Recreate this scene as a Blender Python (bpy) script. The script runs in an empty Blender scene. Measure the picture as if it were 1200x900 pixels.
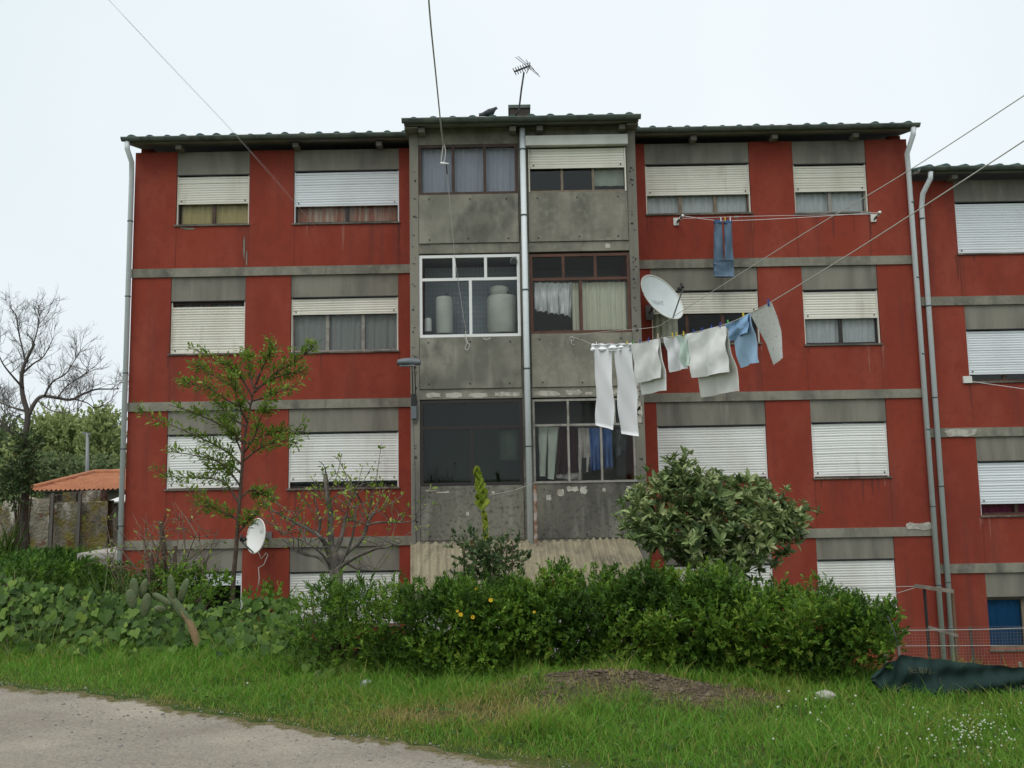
import bpy, math, random
import numpy as np
from mathutils import Vector, Matrix

random.seed(7)
rng = np.random.default_rng(11)
sc = bpy.context.scene
col = sc.collection
R = math.radians

# ------------------------------------------------------------------ camera
CAM = Vector((8.0, -17.47, 4.05))
F, PITCH, ROLL = 1000.0, 0.1078, -0.0179
fwd = Vector((0, math.cos(PITCH), math.sin(PITCH)))
r0 = Vector((1, 0, 0)); u0 = r0.cross(fwd)
right = math.cos(ROLL) * r0 + math.sin(ROLL) * u0
up = -math.sin(ROLL) * r0 + math.cos(ROLL) * u0
cd = bpy.data.cameras.new("camera"); cam = bpy.data.objects.new("camera", cd); col.objects.link(cam)
m = Matrix((right, up, -fwd)).transposed().to_4x4(); m.translation = CAM
cam.matrix_world = m
cd.sensor_fit = 'HORIZONTAL'; cd.sensor_width = 36.0; cd.lens = 36.0 * F / 1200.0
cd.clip_start = 0.05; cd.clip_end = 2000
sc.camera = cam

# ------------------------------------------------------------------ overcast daylight
SUN_EL, SUN_AZ = R(62), R(205)          # azimuth clockwise from +Y: behind the camera, a little left
w = bpy.data.worlds.new("World"); sc.world = w; w.use_nodes = True
nt = w.node_tree; nt.nodes.clear()
out = nt.nodes.new('ShaderNodeOutputWorld'); bg = nt.nodes.new('ShaderNodeBackground')
sky = nt.nodes.new('ShaderNodeTexSky'); sky.sky_type = 'NISHITA'; sky.sun_disc = False
sky.sun_elevation = SUN_EL; sky.sun_rotation = SUN_AZ; sky.dust_density = 6.0; sky.air_density = 1.0
hs = nt.nodes.new('ShaderNodeHueSaturation'); hs.inputs['Saturation'].default_value = 0.45
mx = nt.nodes.new('ShaderNodeMix'); mx.data_type = 'RGBA'; mx.inputs[0].default_value = 0.86
tc = nt.nodes.new('ShaderNodeTexCoord'); nz = nt.nodes.new('ShaderNodeTexNoise')
nz.inputs['Scale'].default_value = 1.3; nz.inputs['Detail'].default_value = 4
rp = nt.nodes.new('ShaderNodeValToRGB')
rp.color_ramp.elements[0].position = 0.3; rp.color_ramp.elements[0].color = (8.2, 9.35, 9.95, 1)
rp.color_ramp.elements[1].position = 0.75; rp.color_ramp.elements[1].color = (10.2, 10.9, 11.2, 1)
nt.links.new(tc.outputs['Generated'], nz.inputs['Vector']); nt.links.new(nz.outputs['Fac'], rp.inputs[0])
nt.links.new(sky.outputs[0], hs.inputs['Color']); nt.links.new(hs.outputs[0], mx.inputs[6])
nt.links.new(rp.outputs[0], mx.inputs[7]); nt.links.new(mx.outputs[2], bg.inputs['Color'])
bg.inputs['Strength'].default_value = 0.10
nt.links.new(bg.outputs[0], out.inputs['Surface'])
sl = bpy.data.lights.new("sun", 'SUN'); sl.energy = 1.7; sl.angle = R(50); sl.color = (1.0, 0.97, 0.93)
so = bpy.data.objects.new("sun", sl); col.objects.link(so)
sd = Vector((math.sin(SUN_AZ) * math.cos(SUN_EL), math.cos(SUN_AZ) * math.cos(SUN_EL), math.sin(SUN_EL)))
so.rotation_euler = sd.to_track_quat('Z', 'Y').to_euler(); so.location = (0, -10, 30)
sc.view_settings.view_transform = 'Standard'; sc.view_settings.look = 'None'
sc.view_settings.exposure = 0.0; sc.view_settings.gamma = 1.0
sc.render.engine = 'CYCLES'
sc.cycles.max_bounces = 8; sc.cycles.transparent_max_bounces = 16

# ------------------------------------------------------------------ measuring helpers: photograph pixel -> place in the world
def ray(px, py): return (right * ((px - 600) / F) - up * ((py - 450) / F) + fwd)
def at(px, py, Y):
    d = ray(px, py); return CAM + d * ((Y - CAM.y) / d.y)
def ag(px, py, z):
    d = ray(px, py); return CAM + d * ((z - CAM.z) / d.z)
def rect(x0, y0, x1, y1, Y):
    xm, ym = (x0 + x1) / 2, (y0 + y1) / 2
    return at(x0, ym, Y).x, at(x1, ym, Y).x, at(xm, y1, Y).z, at(xm, y0, Y).z

# ------------------------------------------------------------------ materials
MATS = {}
def nd(t, kind, **kw):
    n = t.nodes.new(kind)
    for k, v in kw.items(): setattr(n, k, v)
    return n
def ramp(t, src, stops):
    r = nd(t, 'ShaderNodeValToRGB'); e = r.color_ramp.elements
    while len(e) < len(stops): e.new(0.5)
    for i, (p, c) in enumerate(stops):
        e[i].position = p; e[i].color = (c[0], c[1], c[2], 1) if not isinstance(c, (int, float)) else (c, c, c, 1)
    t.links.new(src, r.inputs[0]); return r.outputs[0]
def mixc(t, fac, a, b, blend='MIX'):
    x = nd(t, 'ShaderNodeMix', data_type='RGBA', blend_type=blend)
    if isinstance(fac, (int, float)): x.inputs[0].default_value = fac
    else: t.links.new(fac, x.inputs[0])
    for i, v in ((6, a), (7, b)):
        if isinstance(v, tuple): x.inputs[i].default_value = (*v, 1)
        else: t.links.new(v, x.inputs[i])
    return x.outputs[2]
def noise(t, scale, stretch=(1, 1, 1), detail=4, off=(0, 0, 0), rough=.55):
    c = nd(t, 'ShaderNodeTexCoord'); mp = nd(t, 'ShaderNodeMapping')
    mp.inputs['Scale'].default_value = stretch; mp.inputs['Location'].default_value = off
    n = nd(t, 'ShaderNodeTexNoise'); n.inputs['Scale'].default_value = scale; n.inputs['Detail'].default_value = detail
    n.inputs['Roughness'].default_value = rough
    t.links.new(c.outputs['Object'], mp.inputs[0]); t.links.new(mp.outputs[0], n.inputs['Vector']); return n.outputs['Fac']
def mat(name, base, rough=.8, layers=(), bump=None, metal=0.0, spec=.3):
    """layers: (colour, scale, stretch, lo, hi, amount); bump: (scale, strength, distance)"""
    if name in MATS: return MATS[name]
    mt = bpy.data.materials.new(name); mt.use_nodes = True; t = mt.node_tree
    b = t.nodes['Principled BSDF']
    b.inputs['Roughness'].default_value = rough; b.inputs['Metallic'].default_value = metal
    b.inputs['Specular IOR Level'].default_value = spec
    c = tuple(base)
    for i, (lc, s, st, lo, hi, am) in enumerate(layers):
        f = ramp(t, noise(t, s, st, off=(i * 3.7, i * 1.3, i * 5.1)), [(lo, 0.0), (hi, am)])
        c = mixc(t, f, c, tuple(lc))
    if isinstance(c, tuple): b.inputs['Base Color'].default_value = (*c, 1)
    else: t.links.new(c, b.inputs['Base Color'])
    if bump:
        bn = nd(t, 'ShaderNodeBump'); bn.inputs['Strength'].default_value = bump[1]; bn.inputs['Distance'].default_value = bump[2]
        t.links.new(noise(t, bump[0], detail=3), bn.inputs['Height']); t.links.new(bn.outputs[0], b.inputs['Normal'])
    MATS[name] = mt; return mt
ISO = (1, 1, 1); STREAK = (1, 1, .12)

mat('red_render', (.27, .044, .024), .92, [((.205, .035, .021), .5, ISO, .35, .68, .9), ((.31, .068, .042), 1.6, (1, 1, .5), .46, .72, .75), ((.125, .036, .028), 3.0, (1, 1, .06), .54, .76, .75), ((.17, .032, .022), 7, ISO, .5, .75, .5), ((.33, .085, .062), 55, ISO, .5, .8, .35)], (160, .6, .01))
mat('stain_dark', (.135, .036, .028), .95, [((.20, .044, .028), 5, (1, 1, .2), .42, .6, .9)])
mat('stain_pale', (.30, .10, .075), .95, [((.24, .055, .035), 5, (1, 1, .2), .42, .6, .9)])
mat('joint_red', (.135, .034, .026), .95, [((.21, .05, .034), 6, STREAK, .42, .6, .9)])
mat('concrete', (.26, .245, .195), .93, [((.165, .155, .125), 1.3, ISO, .38, .64, .9), ((.085, .083, .07), 2.4, STREAK, .50, .74, .85), ((.11, .105, .09), 2.0, ISO, .56, .72, .8), ((.33, .315, .265), 9, ISO, .5, .8, .5), ((.115, .11, .095), 26, ISO, .55, .78, .45)], (70, .5, .006))
mat('concrete_lintel', (.235, .22, .18), .93, [((.11, .105, .09), 2.4, (1, 1, .18), .42, .72, .85), ((.35, .335, .29), 4.5, (1, 1, .1), .6, .74, .5), ((.08, .078, .07), 1.1, ISO, .55, .8, .6)], (70, .5, .006))
mat('concrete_panel', (.27, .255, .205), .93, [((.14, .135, .11), 1.1, ISO, .40, .62, .95), ((.07, .068, .06), 1.9, (1, 1, .6), .50, .68, .85), ((.34, .325, .27), 5, (1, 1, .12), .56, .8, .45), ((.10, .095, .085), 30, ISO, .55, .75, .5)], (90, .6, .008))
mat('concrete_mossy', (.19, .18, .145), .95, [((.065, .062, .055), 1.1, (1, 1, .45), .38, .62, .9), ((.32, .31, .26), 3.5, (1, 1, .15), .55, .75, .6), ((.05, .05, .045), 14, ISO, .5, .7, .7)], (80, .7, .01))
mat('plaster_chip', (.50, .47, .41), .95, [((.27, .25, .21), 9, ISO, .45, .65, .8), ((.30, .17, .10), 5, ISO, .6, .75, .7)], (60, .8, .02))
mat('shutter_white', (.77, .77, .74), .6, [((.56, .55, .49), .9, (1, 1, .4), .42, .72, .75), ((.42, .40, .34), 3.5, (1, 1, .15), .58, .78, .6), ((.76, .76, .74), 9, (.2, 1, 2.5), .5, .7, .4)])
mat('shutter_cream', (.73, .705, .615), .6, [((.52, .49, .40), 1.1, (1, 1, .3), .42, .72, .75), ((.40, .37, .29), 3.5, (1, 1, .15), .58, .78, .6), ((.72, .71, .66), 9, (.2, 1, 2.5), .5, .7, .5)])
mat('shutter_cool', (.72, .75, .77), .5, [((.56, .58, .60), .8, (1, 1, .4), .45, .75, .5)])
mat('frame_brown', (.055, .030, .020), .5, [((.10, .06, .042), 6, ISO, .45, .7, .7)])
mat('frame_dark', (.032, .027, .025), .5)
mat('frame_redbrown', (.105, .048, .032), .6, [((.05, .026, .02), 5, ISO, .45, .7, .7)])
mat('frame_white', (.72, .72, .70), .5)
mat('frame_grey', (.30, .285, .25), .8, [((.15, .135, .115), 7, ISO, .45, .7, .8)])
mat('frame_tan', (.21, .165, .115), .7, [((.12, .095, .07), 6, ISO, .45, .7, .7)])
mat('aluminium', (.55, .56, .56), .4, metal=.6)
mat('curtain_white', (.60, .62, .64), .95); mat('curtain_grey', (.34, .34, .335), .95)
mat('curtain_yellow', (.55, .44, .21), .95); mat('curtain_red', (.42, .17, .11), .95, [((.62, .50, .42), 5, (1, 1, .05), .45, .6, .9)])
mat('curtain_lilac', (.40, .42, .50), .95); mat('curtain_beige', (.72, .70, .58), .95)
mat('curtain_blue', (.015, .10, .26), .95); mat('curtain_plum', (.16, .02, .06), .95)
mat('room_grey', (.24, .235, .22), .95); mat('interior_tile', (.30, .33, .37), .5)
mat('pipe_grey', (.66, .70, .71), .45, [((.55, .58, .58), 1.2, (1, 1, .3), .45, .75, .7), ((.30, .31, .29), 20, ISO, .6, .75, .5)])
mat('pipe_joint', (.10, .11, .11), .6)
mat('gutter_green', (.105, .13, .112), .8, [((.17, .185, .155), 2.5, (1, 1, .5), .45, .72, .8), ((.035, .048, .04), 6, ISO, .5, .72, .7)])
mat('soffit', (.22, .21, .18), .95, [((.13, .125, .105), 2, ISO, .4, .7, .8)])
mat('tile_mossy', (.055, .115, .100), .85, [((.035, .06, .055), 5, ISO, .45, .7, .8), ((.14, .10, .075), 3, ISO, .62, .75, .7)], (40, .5, .01))
mat('metal_dark', (.035, .036, .036), .5, metal=.3); mat('metal_mid', (.20, .205, .205), .5, metal=.4)
mat('lamp_grey', (.13, .145, .16), .45)
mat('rust', (.13, .07, .04), .9, [((.26, .23, .20), 8, ISO, .45, .6, .9)])
mat('corrugated', (.27, .235, .155), .92, [((.15, .13, .09), 3, (4, .4, .4), .4, .7, .85), ((.36, .32, .225), 6, ISO, .55, .75, .6), ((.10, .09, .07), 1.3, ISO, .5, .75, .8), ((.42, .40, .34), 18, ISO, .66, .7, .8)], (60, .5, .006))
mat('white_plastic', (.74, .74, .71), .4); mat('white_dull', (.68, .68, .63), .6, [((.44, .44, .40), 2, ISO, .4, .7, .7)])
mat('dish_grey', (.62, .67, .66), .5, [((.52, .57, .56), 3, ISO, .45, .7, .6)]); mat('dish_rim', (.66, .66, .60), .6)
mat('dish_print', (.54, .60, .62), .6); mat('dish_print_dark', (.12, .15, .15), .6)
mat('fence_wire', (.22, .19, .165), .8); mat('rope', (.50, .48, .43), .9); mat('wire', (.75, .76, .76), .8); mat('wire_grey', (.36, .35, .32), .8); mat('wire_dark', (.08, .08, .08), .7)
mat('cloth_white', (.87, .87, .88), .95); mat('cloth_white_warm', (.83, .825, .79), .95, bump=(120, .5, .006)); mat('cloth_off', (.74, .73, .67), .95)
mat('cloth_mint', (.58, .70, .62), .95); mat('cloth_blue', (.26, .43, .66), .95); mat('cloth_blue_pale', (.38, .55, .74), .95)
mat('cloth_print', (.74, .735, .69), .95, [((.30, .30, .30), 26, (1, 1, 1.8), .56, .66, .45)])
mat('denim', (.085, .13, .185), .95, [((.14, .205, .28), 4, (2, 2, .5), .42, .68, .8), ((.06, .095, .14), 9, ISO, .55, .75, .6)], (150, .3, .003))
mat('denim_dark', (.06, .11, .24), .95)
mat('cloth_maroon', (.055, .018, .020), .95); mat('cloth_shirt', (.14, .24, .50), .95); mat('cloth_slate', (.095, .105, .10), .95); mat('cloth_pale', (.52, .545, .47), .95); mat('cloth_pinkish', (.55, .49, .46), .95)
for n, c in (('red', (.5, .06, .05)), ('yellow', (.60, .45, .05)), ('green', (.08, .36, .10)), ('blue', (.03, .06, .32)), ('white', (.7, .7, .68)), ('beige', (.55, .45, .32))): mat('peg_' + n, c, .5)
mat('bark_grey', (.115, .10, .082), .95, [((.21, .19, .16), 14, (1, 1, .4), .45, .65, .8), ((.05, .045, .035), 6, ISO, .5, .7, .7)], (60, .8, .01))
mat('bark_brown', (.075, .052, .037), .95, [((.13, .10, .075), 12, ISO, .45, .7, .8)], (60, .8, .01))
mat('bark_bare', (.10, .088, .078), .95, [((.16, .145, .13), 3, ISO, .45, .7, .8)])
mat('dry_twig', (.17, .13, .095), .95, [((.09, .07, .055), 6, ISO, .45, .7, .8)])
mat('cactus', (.080, .110, .048), .7, [((.13, .155, .075), 8, ISO, .45, .7, .7), ((.22, .155, .085), 4, ISO, .62, .78, .8)], (60, .5, .006))
mat('cactus_old', (.24, .16, .085), .9, [((.12, .12, .06), 6, ISO, .45, .7, .7)], (60, .8, .01))
mat('stone_wall', (.26, .235, .18), .95, [((.10, .09, .07), 2.6, (1, 1, .4), .42, .58, .95), ((.20, .165, .04), 2.2, ISO, .50, .62, .9), ((.50, .47, .40), 3.6, (1, 1, .35), .56, .66, .9), ((.16, .07, .038), 3.4, ISO, .58, .68, .9)], (16, 1., .05))
mat('stone_post', (.16, .15, .13), .95, [((.07, .068, .05), 4, (1, 1, .3), .45, .7, .8)], (30, .8, .02))
mat('roof_orange', (.43, .185, .095), .9, [((.30, .125, .07), 2.5, ISO, .4, .7, .8), ((.58, .25, .12), 12, ISO, .5, .75, .6)])
mat('house_wall', (.20, .185, .16), .95, [((.09, .085, .075), 1.2, ISO, .4, .7, .8)])
mat('pale_slab', (.40, .38, .335), .95, [((.25, .24, .20), 3, ISO, .45, .7, .8)])
mat('wood_old', (.17, .145, .115), .95, [((.27, .245, .205), 9, (1, 1, .2), .45, .65, .8)]); mat('wood_brown', (.16, .09, .055), .9)
mat('net_green', (.010, .027, .024), .9, [((.018, .044, .038), 4, ISO, .42, .7, .8)], (220, .5, .003))
mat('net_print', (.15, .15, .085), .9)
mat('rock', (.40, .385, .34), .95, [((.22, .21, .18), 14, ISO, .45, .7, .8)], (40, .8, .02))
mat('litter', (.42, .43, .42), .8, [((.10, .11, .10), 22, ISO, .45, .55, .9)])
mat('pebble', (.30, .285, .26), .95, [((.16, .155, .145), 3.1, ISO, .4, .65, .9), ((.44, .42, .38), 5, ISO, .55, .7, .8)])
mat('bird', (.045, .048, .055), .8, [((.11, .115, .12), 16, ISO, .45, .65, .8)])
mat('petal_yellow', (.75, .50, .03), .8); mat('petal_white', (.46, .49, .38), .9)
mat('brick_dark', (.06, .050, .045), .95, [((.14, .07, .05), 6, (1, 1, 3), .55, .7, .8)])

def glass_mat(name, tint, refl):
    mt = bpy.data.materials.new(name); mt.use_nodes = True; t = mt.node_tree; t.nodes.clear()
    o = nd(t, 'ShaderNodeOutputMaterial'); tr = nd(t, 'ShaderNodeBsdfTransparent'); gl = nd(t, 'ShaderNodeBsdfGlossy')
    tr.inputs[0].default_value = (*tint, 1); gl.inputs['Roughness'].default_value = .03
    fr = nd(t, 'ShaderNodeFresnel'); fr.inputs['IOR'].default_value = refl
    mxs = nd(t, 'ShaderNodeMixShader'); t.links.new(fr.outputs[0], mxs.inputs[0]); t.links.new(tr.outputs[0], mxs.inputs[1]); t.links.new(gl.outputs[0], mxs.inputs[2])
    t.links.new(mxs.outputs[0], o.inputs['Surface']); MATS[name] = mt
glass_mat('glass', (.86, .89, .88), 1.38); glass_mat('glass_dark', (.60, .65, .61), 1.42); glass_mat('glass_clear', (.95, .96, .95), 1.25)  # the middle one lets less through, with a slight green tint

def leaf_mat(name, stops, rough=.5, transl=.3, spec=.35):
    """colour runs over a per-leaf random number stored in the mesh (or the object's own random number)"""
    mt = bpy.data.materials.new(name); mt.use_nodes = True; t = mt.node_tree; b = t.nodes['Principled BSDF']
    a = nd(t, 'ShaderNodeAttribute', attribute_name='rnd'); oi = nd(t, 'ShaderNodeObjectInfo')
    use = nd(t, 'ShaderNodeAttribute', attribute_name='single')
    mu = nd(t, 'ShaderNodeMath', operation='MULTIPLY'); ad = nd(t, 'ShaderNodeMath', operation='ADD')
    t.links.new(oi.outputs['Random'], mu.inputs[0]); t.links.new(use.outputs['Fac'], mu.inputs[1])
    t.links.new(mu.outputs[0], ad.inputs[0]); t.links.new(a.outputs['Fac'], ad.inputs[1])
    c = ramp(t, ad.outputs[0], stops); t.links.new(c, b.inputs['Base Color'])
    b.inputs['Roughness'].default_value = rough; b.inputs['Specular IOR Level'].default_value = spec
    tr = nd(t, 'ShaderNodeBsdfTranslucent'); t.links.new(c, tr.inputs[0]); ms = nd(t, 'ShaderNodeMixShader'); ms.inputs[0].default_value = transl
    o = t.nodes['Material Output']; t.links.new(b.outputs[0], ms.inputs[1]); t.links.new(tr.outputs[0], ms.inputs[2]); t.links.new(ms.outputs[0], o.inputs['Surface'])
    MATS[name] = mt
leaf_mat('grass_blades', [(0, (.36, .29, .12)), (.16, (.31, .30, .07)), (.4, (.165, .30, .036)), (.7, (.115, .28, .030)), (1, (.23, .41, .06))], .6, .38, .2)
leaf_mat('hedge_leaf', [(0, (.030, .064, .010)), (.4, (.062, .135, .016)), (.75, (.125, .235, .024)), (.95, (.23, .35, .045)), (1, (.24, .17, .05))], .5, .35, .25)
leaf_mat('vine_leaf', [(0, (.030, .068, .012)), (.4, (.068, .135, .020)), (.75, (.13, .215, .034)), (1, (.28, .34, .055))], .55, .3, .25)
leaf_mat('loquat_leaf', [(0, (.050, .090, .030)), (.32, (.12, .18, .058)), (.58, (.21, .28, .095)), (.82, (.33, .39, .16)), (.97, (.47, .48, .24)), (1, (.35, .15, .05))], .45, .22, .4)
leaf_mat('plum_leaf', [(0, (.07, .14, .018)), (.5, (.14, .23, .028)), (.85, (.24, .31, .04)), (1, (.34, .36, .06))], .5, .35, .25)
leaf_mat('strap_leaf', [(0, (.035, .070, .012)), (.5, (.065, .120, .020)), (.85, (.12, .155, .035)), (1, (.26, .22, .10))], .5, .3, .25)
leaf_mat('rose_leaf', [(0, (.040, .070, .028)), (.5, (.070, .115, .042)), (.85, (.12, .165, .06)), (1, (.20, .09, .04))], .5, .3, .3)
leaf_mat('spike_leaf', [(0, (.16, .22, .020)), (.6, (.24, .31, .030)), (1, (.36, .40, .07))], .6, .45, .2)
leaf_mat('far_leaf', [(0, (.22, .27, .11)), (.5, (.31, .37, .15)), (1, (.41, .46, .20))], .7, .3, .1)
leaf_mat('far_leaf_dark', [(0, (.11, .15, .075)), (.6, (.17, .22, .10)), (1, (.23, .28, .13))], .7, .3, .1)
leaf_mat('nettle_leaf', [(0, (.032, .085, .015)), (.6, (.058, .135, .020)), (1, (.10, .18, .03))], .6, .3, .2)

# ------------------------------------------------------------------ object helpers
def WM(o):
    b = o.matrix_basis.copy()
    return b if o.parent is None else WM(o.parent) @ o.matrix_parent_inverse @ b
def link(o, parent=None):
    col.objects.link(o)
    if parent is not None:
        o.parent = parent; o.matrix_parent_inverse = WM(parent).inverted()
    return o
def tag(o, label=None, cat=None, group=None, kind=None):
    if label: o['label'] = label
    if cat: o['category'] = cat
    if group: o['group'] = group
    if kind: o['kind'] = kind
    return o
def thing(name, loc, label, cat, group=None):
    o = bpy.data.objects.new(name, None); o.location = loc; o.empty_display_size = .1
    col.objects.link(o); return tag(o, label, cat, group)
def recenter(o):
    n = len(o.data.vertices); a = np.empty(n * 3, np.float32); o.data.vertices.foreach_get('co', a); a = a.reshape(-1, 3)
    c = np.array([(a[:, 0].min() + a[:, 0].max()) / 2, (a[:, 1].min() + a[:, 1].max()) / 2, a[:, 2].min()], np.float32)
    o.data.vertices.foreach_set('co', (a - c).ravel()); o.location = [float(v) for v in c]; return o
class MB:
    def __init__(s): s.v = []; s.f = []
    def add(s, vs, fs):
        n = len(s.v); s.v += [tuple(v) for v in vs]; s.f += [tuple(i + n for i in f) for f in fs]; return s
    def box(s, x0, x1, y0, y1, z0, z1):
        return s.add([(x0, y0, z0), (x1, y0, z0), (x1, y1, z0), (x0, y1, z0), (x0, y0, z1), (x1, y0, z1), (x1, y1, z1), (x0, y1, z1)],
                     [(0, 3, 2, 1), (4, 5, 6, 7), (0, 1, 5, 4), (1, 2, 6, 5), (2, 3, 7, 6), (3, 0, 4, 7)])
    def bar(s, a, b, w, d):
        """rectangular bar from a to b"""
        a, b = Vector(a), Vector(b); t = (b - a).normalized(); ref = Vector((0, 1, 0)) if abs(t.y) < .9 else Vector((1, 0, 0))
        u = t.cross(ref).normalized() * w / 2; v = t.cross(u).normalized() * d / 2
        P = [a - u - v, a + u - v, a + u + v, a - u + v, b - u - v, b + u - v, b + u + v, b - u + v]
        return s.add(P, [(0, 1, 2, 3), (7, 6, 5, 4), (0, 4, 5, 1), (1, 5, 6, 2), (2, 6, 7, 3), (3, 7, 4, 0)])
    def tube(s, pts, rad, n=6):
        pts = [Vector(p) for p in pts]
        if isinstance(rad, (int, float)): rad = [rad] * len(pts)
        base = len(s.v); prev = None
        for i, p in enumerate(pts):
            t = (pts[min(i + 1, len(pts) - 1)] - pts[max(i - 1, 0)])
            t = t.normalized() if t.length > 1e-9 else Vector((0, 0, 1))
            if prev is None:
                u = t.cross(Vector((0, 0, 1)) if abs(t.z) < .9 else Vector((1, 0, 0))).normalized()
            else:
                u = (prev - t * prev.dot(t)); u = u.normalized() if u.length > 1e-6 else t.orthogonal().normalized()
            prev = u; v = t.cross(u)
            for k in range(n):
                a = 2 * math.pi * k / n; s.v.append(tuple(p + (u * math.cos(a) + v * math.sin(a)) * rad[i]))
        for i in range(len(pts) - 1):
            for k in range(n):
                a = base + i * n + k; b = base + i * n + (k + 1) % n; s.f.append((a, b, b + n, a + n))
        s.f.append(tuple(base + k for k in range(n))[::-1]); s.f.append(tuple(base + (len(pts) - 1) * n + k for k in range(n)))
        return s
    def grid(s, P):
        """P[i][j] points -> quads"""
        n = len(s.v); nj = len(P[0])
        for row in P: s.v += [tuple(p) for p in row]
        for i in range(len(P) - 1):
            for j in range(nj - 1):
                a = n + i * nj + j; s.f.append((a, a + 1, a + nj + 1, a + nj))
        return s
    def ball(s, c, r, nu=10, nv=6, M=None):
        c = Vector(c); r = Vector(r) if not isinstance(r, (int, float)) else Vector((r, r, r)); n = len(s.v)
        for j in range(nv + 1):
            th = math.pi * j / nv
            for i in range(nu):
                ph = 2 * math.pi * i / nu
                p = Vector((r.x * math.sin(th) * math.cos(ph), r.y * math.sin(th) * math.sin(ph), r.z * math.cos(th)))
                if M is not None: p = M @ p
                s.v.append(tuple(c + p))
        for j in range(nv):
            for i in range(nu):
                a = n + j * nu + i; b = n + j * nu + (i + 1) % nu; s.f.append((a, a + nu, b + nu, b))
        return s
    def build(s, name, mt, parent=None, smooth=False):
        me = bpy.data.meshes.new(name); me.from_pydata(s.v, [], s.f); me.update()
        if smooth: me.polygons.foreach_set('use_smooth', [True] * len(me.polygons))
        me.materials.append(MATS[mt] if isinstance(mt, str) else mt)
        return link(bpy.data.objects.new(name, me), parent)
def npmesh(name, V, F, mt, parent=None, rnd=None, smooth=False):
    """V (n,3); F (m,k) index array; rnd one number per face"""
    me = bpy.data.meshes.new(name); V = np.asarray(V, np.float32); F = np.asarray(F, np.int32); m_, k = F.shape
    me.vertices.add(len(V)); me.vertices.foreach_set('co', V.ravel())
    me.loops.add(m_ * k); me.loops.foreach_set('vertex_index', F.ravel())
    me.polygons.add(m_); me.polygons.foreach_set('loop_start', np.arange(0, m_ * k, k, dtype=np.int32))
    try: me.polygons.foreach_set('loop_total', np.full(m_, k, np.int32))
    except Exception: pass
    me.update(calc_edges=True)
    if smooth: me.polygons.foreach_set('use_smooth', [True] * m_)
    if rnd is not None:
        a = me.attributes.new('rnd', 'FLOAT', 'FACE'); a.data.foreach_set('value', np.asarray(rnd, np.float32))
    me.materials.append(MATS[mt] if isinstance(mt, str) else mt)
    return link(bpy.data.objects.new(name, me), parent)
def one(o, label, cat, group=None):
    recenter(o); return tag(o, label, cat, group)

# leaf shapes: (along, across, lift) points and triangles
TPL = {
 'diamond': ([(0, 0, 0), (.45, .5, .06), (1, 0, -.06), (.45, -.5, .06)], [(0, 2, 1), (0, 3, 2)]),
 'oval': ([(0, 0, 0), (.3, .42, .07), (.7, .40, .05), (1, 0, -.10), (.7, -.40, .05), (.3, -.42, .07), (.48, 0, 0)],
          [(0, 6, 1), (1, 6, 2), (2, 6, 3), (3, 6, 4), (4, 6, 5), (5, 6, 0)]),
 'lance': ([(0, 0, 0), (.35, .42, .06), (.72, .36, .0), (1, 0, -.16), (.72, -.36, .0), (.35, -.42, .06), (.5, 0, -.03)],
          [(0, 6, 1), (1, 6, 2), (2, 6, 3), (3, 6, 4), (4, 6, 5), (5, 6, 0)]),
 'heart': ([(0.05, 0, 0), (-.14, .26, .03), (.06, .52, .06), (.38, .50, .05), (.66, .25, .0), (1, 0, -.10), (.66, -.25, .0), (.38, -.50, .05), (.06, -.52, .06), (-.14, -.26, .03), (.36, 0, -.02)],
          [(0, 10, 1), (1, 10, 2), (2, 10, 3), (3, 10, 4), (4, 10, 5), (5, 10, 6), (6, 10, 7), (7, 10, 8), (8, 10, 9), (9, 10, 0)]),
}
def nrmz(a): return a / np.maximum(np.linalg.norm(a, axis=1, keepdims=True), 1e-9)
def leaf_frames(axis, nrm):
    axis = nrmz(axis); nrm = nrm - axis * np.sum(nrm * axis, 1, keepdims=True)
    bad = np.linalg.norm(nrm, axis=1) < 1e-3; nrm[bad] += np.array([.3, .5, .2]); nrm = nrm - axis * np.sum(nrm * axis, 1, keepdims=True)
    nrm = nrmz(nrm); return axis, np.cross(nrm, axis), nrm
def leaves_arr(pos, axis, nrm, L, W, shape):
    a, s, n = leaf_frames(axis, nrm); T, Fc = TPL[shape]; T = np.array(T); k = len(T)
    V = pos[:, None, :] + a[:, None, :] * (L[:, None] * T[None, :, 0])[..., None] + s[:, None, :] * (W[:, None] * T[None, :, 1])[..., None] + n[:, None, :] * (L[:, None] * T[None, :, 2])[..., None]
    F_ = (np.arange(len(pos))[:, None, None] * k + np.array(Fc)[None]).reshape(-1, 3)
    return V.reshape(-1, 3), F_, len(Fc)
def leaf_cloud(name, pos, axis, nrm, L, W, shape, mt, parent, rnd):
    V, F_, nf = leaves_arr(pos, axis, nrm, L, W, shape)
    return npmesh(name, V, F_, mt, parent, np.repeat(rnd, nf))
_single = {}
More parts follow.
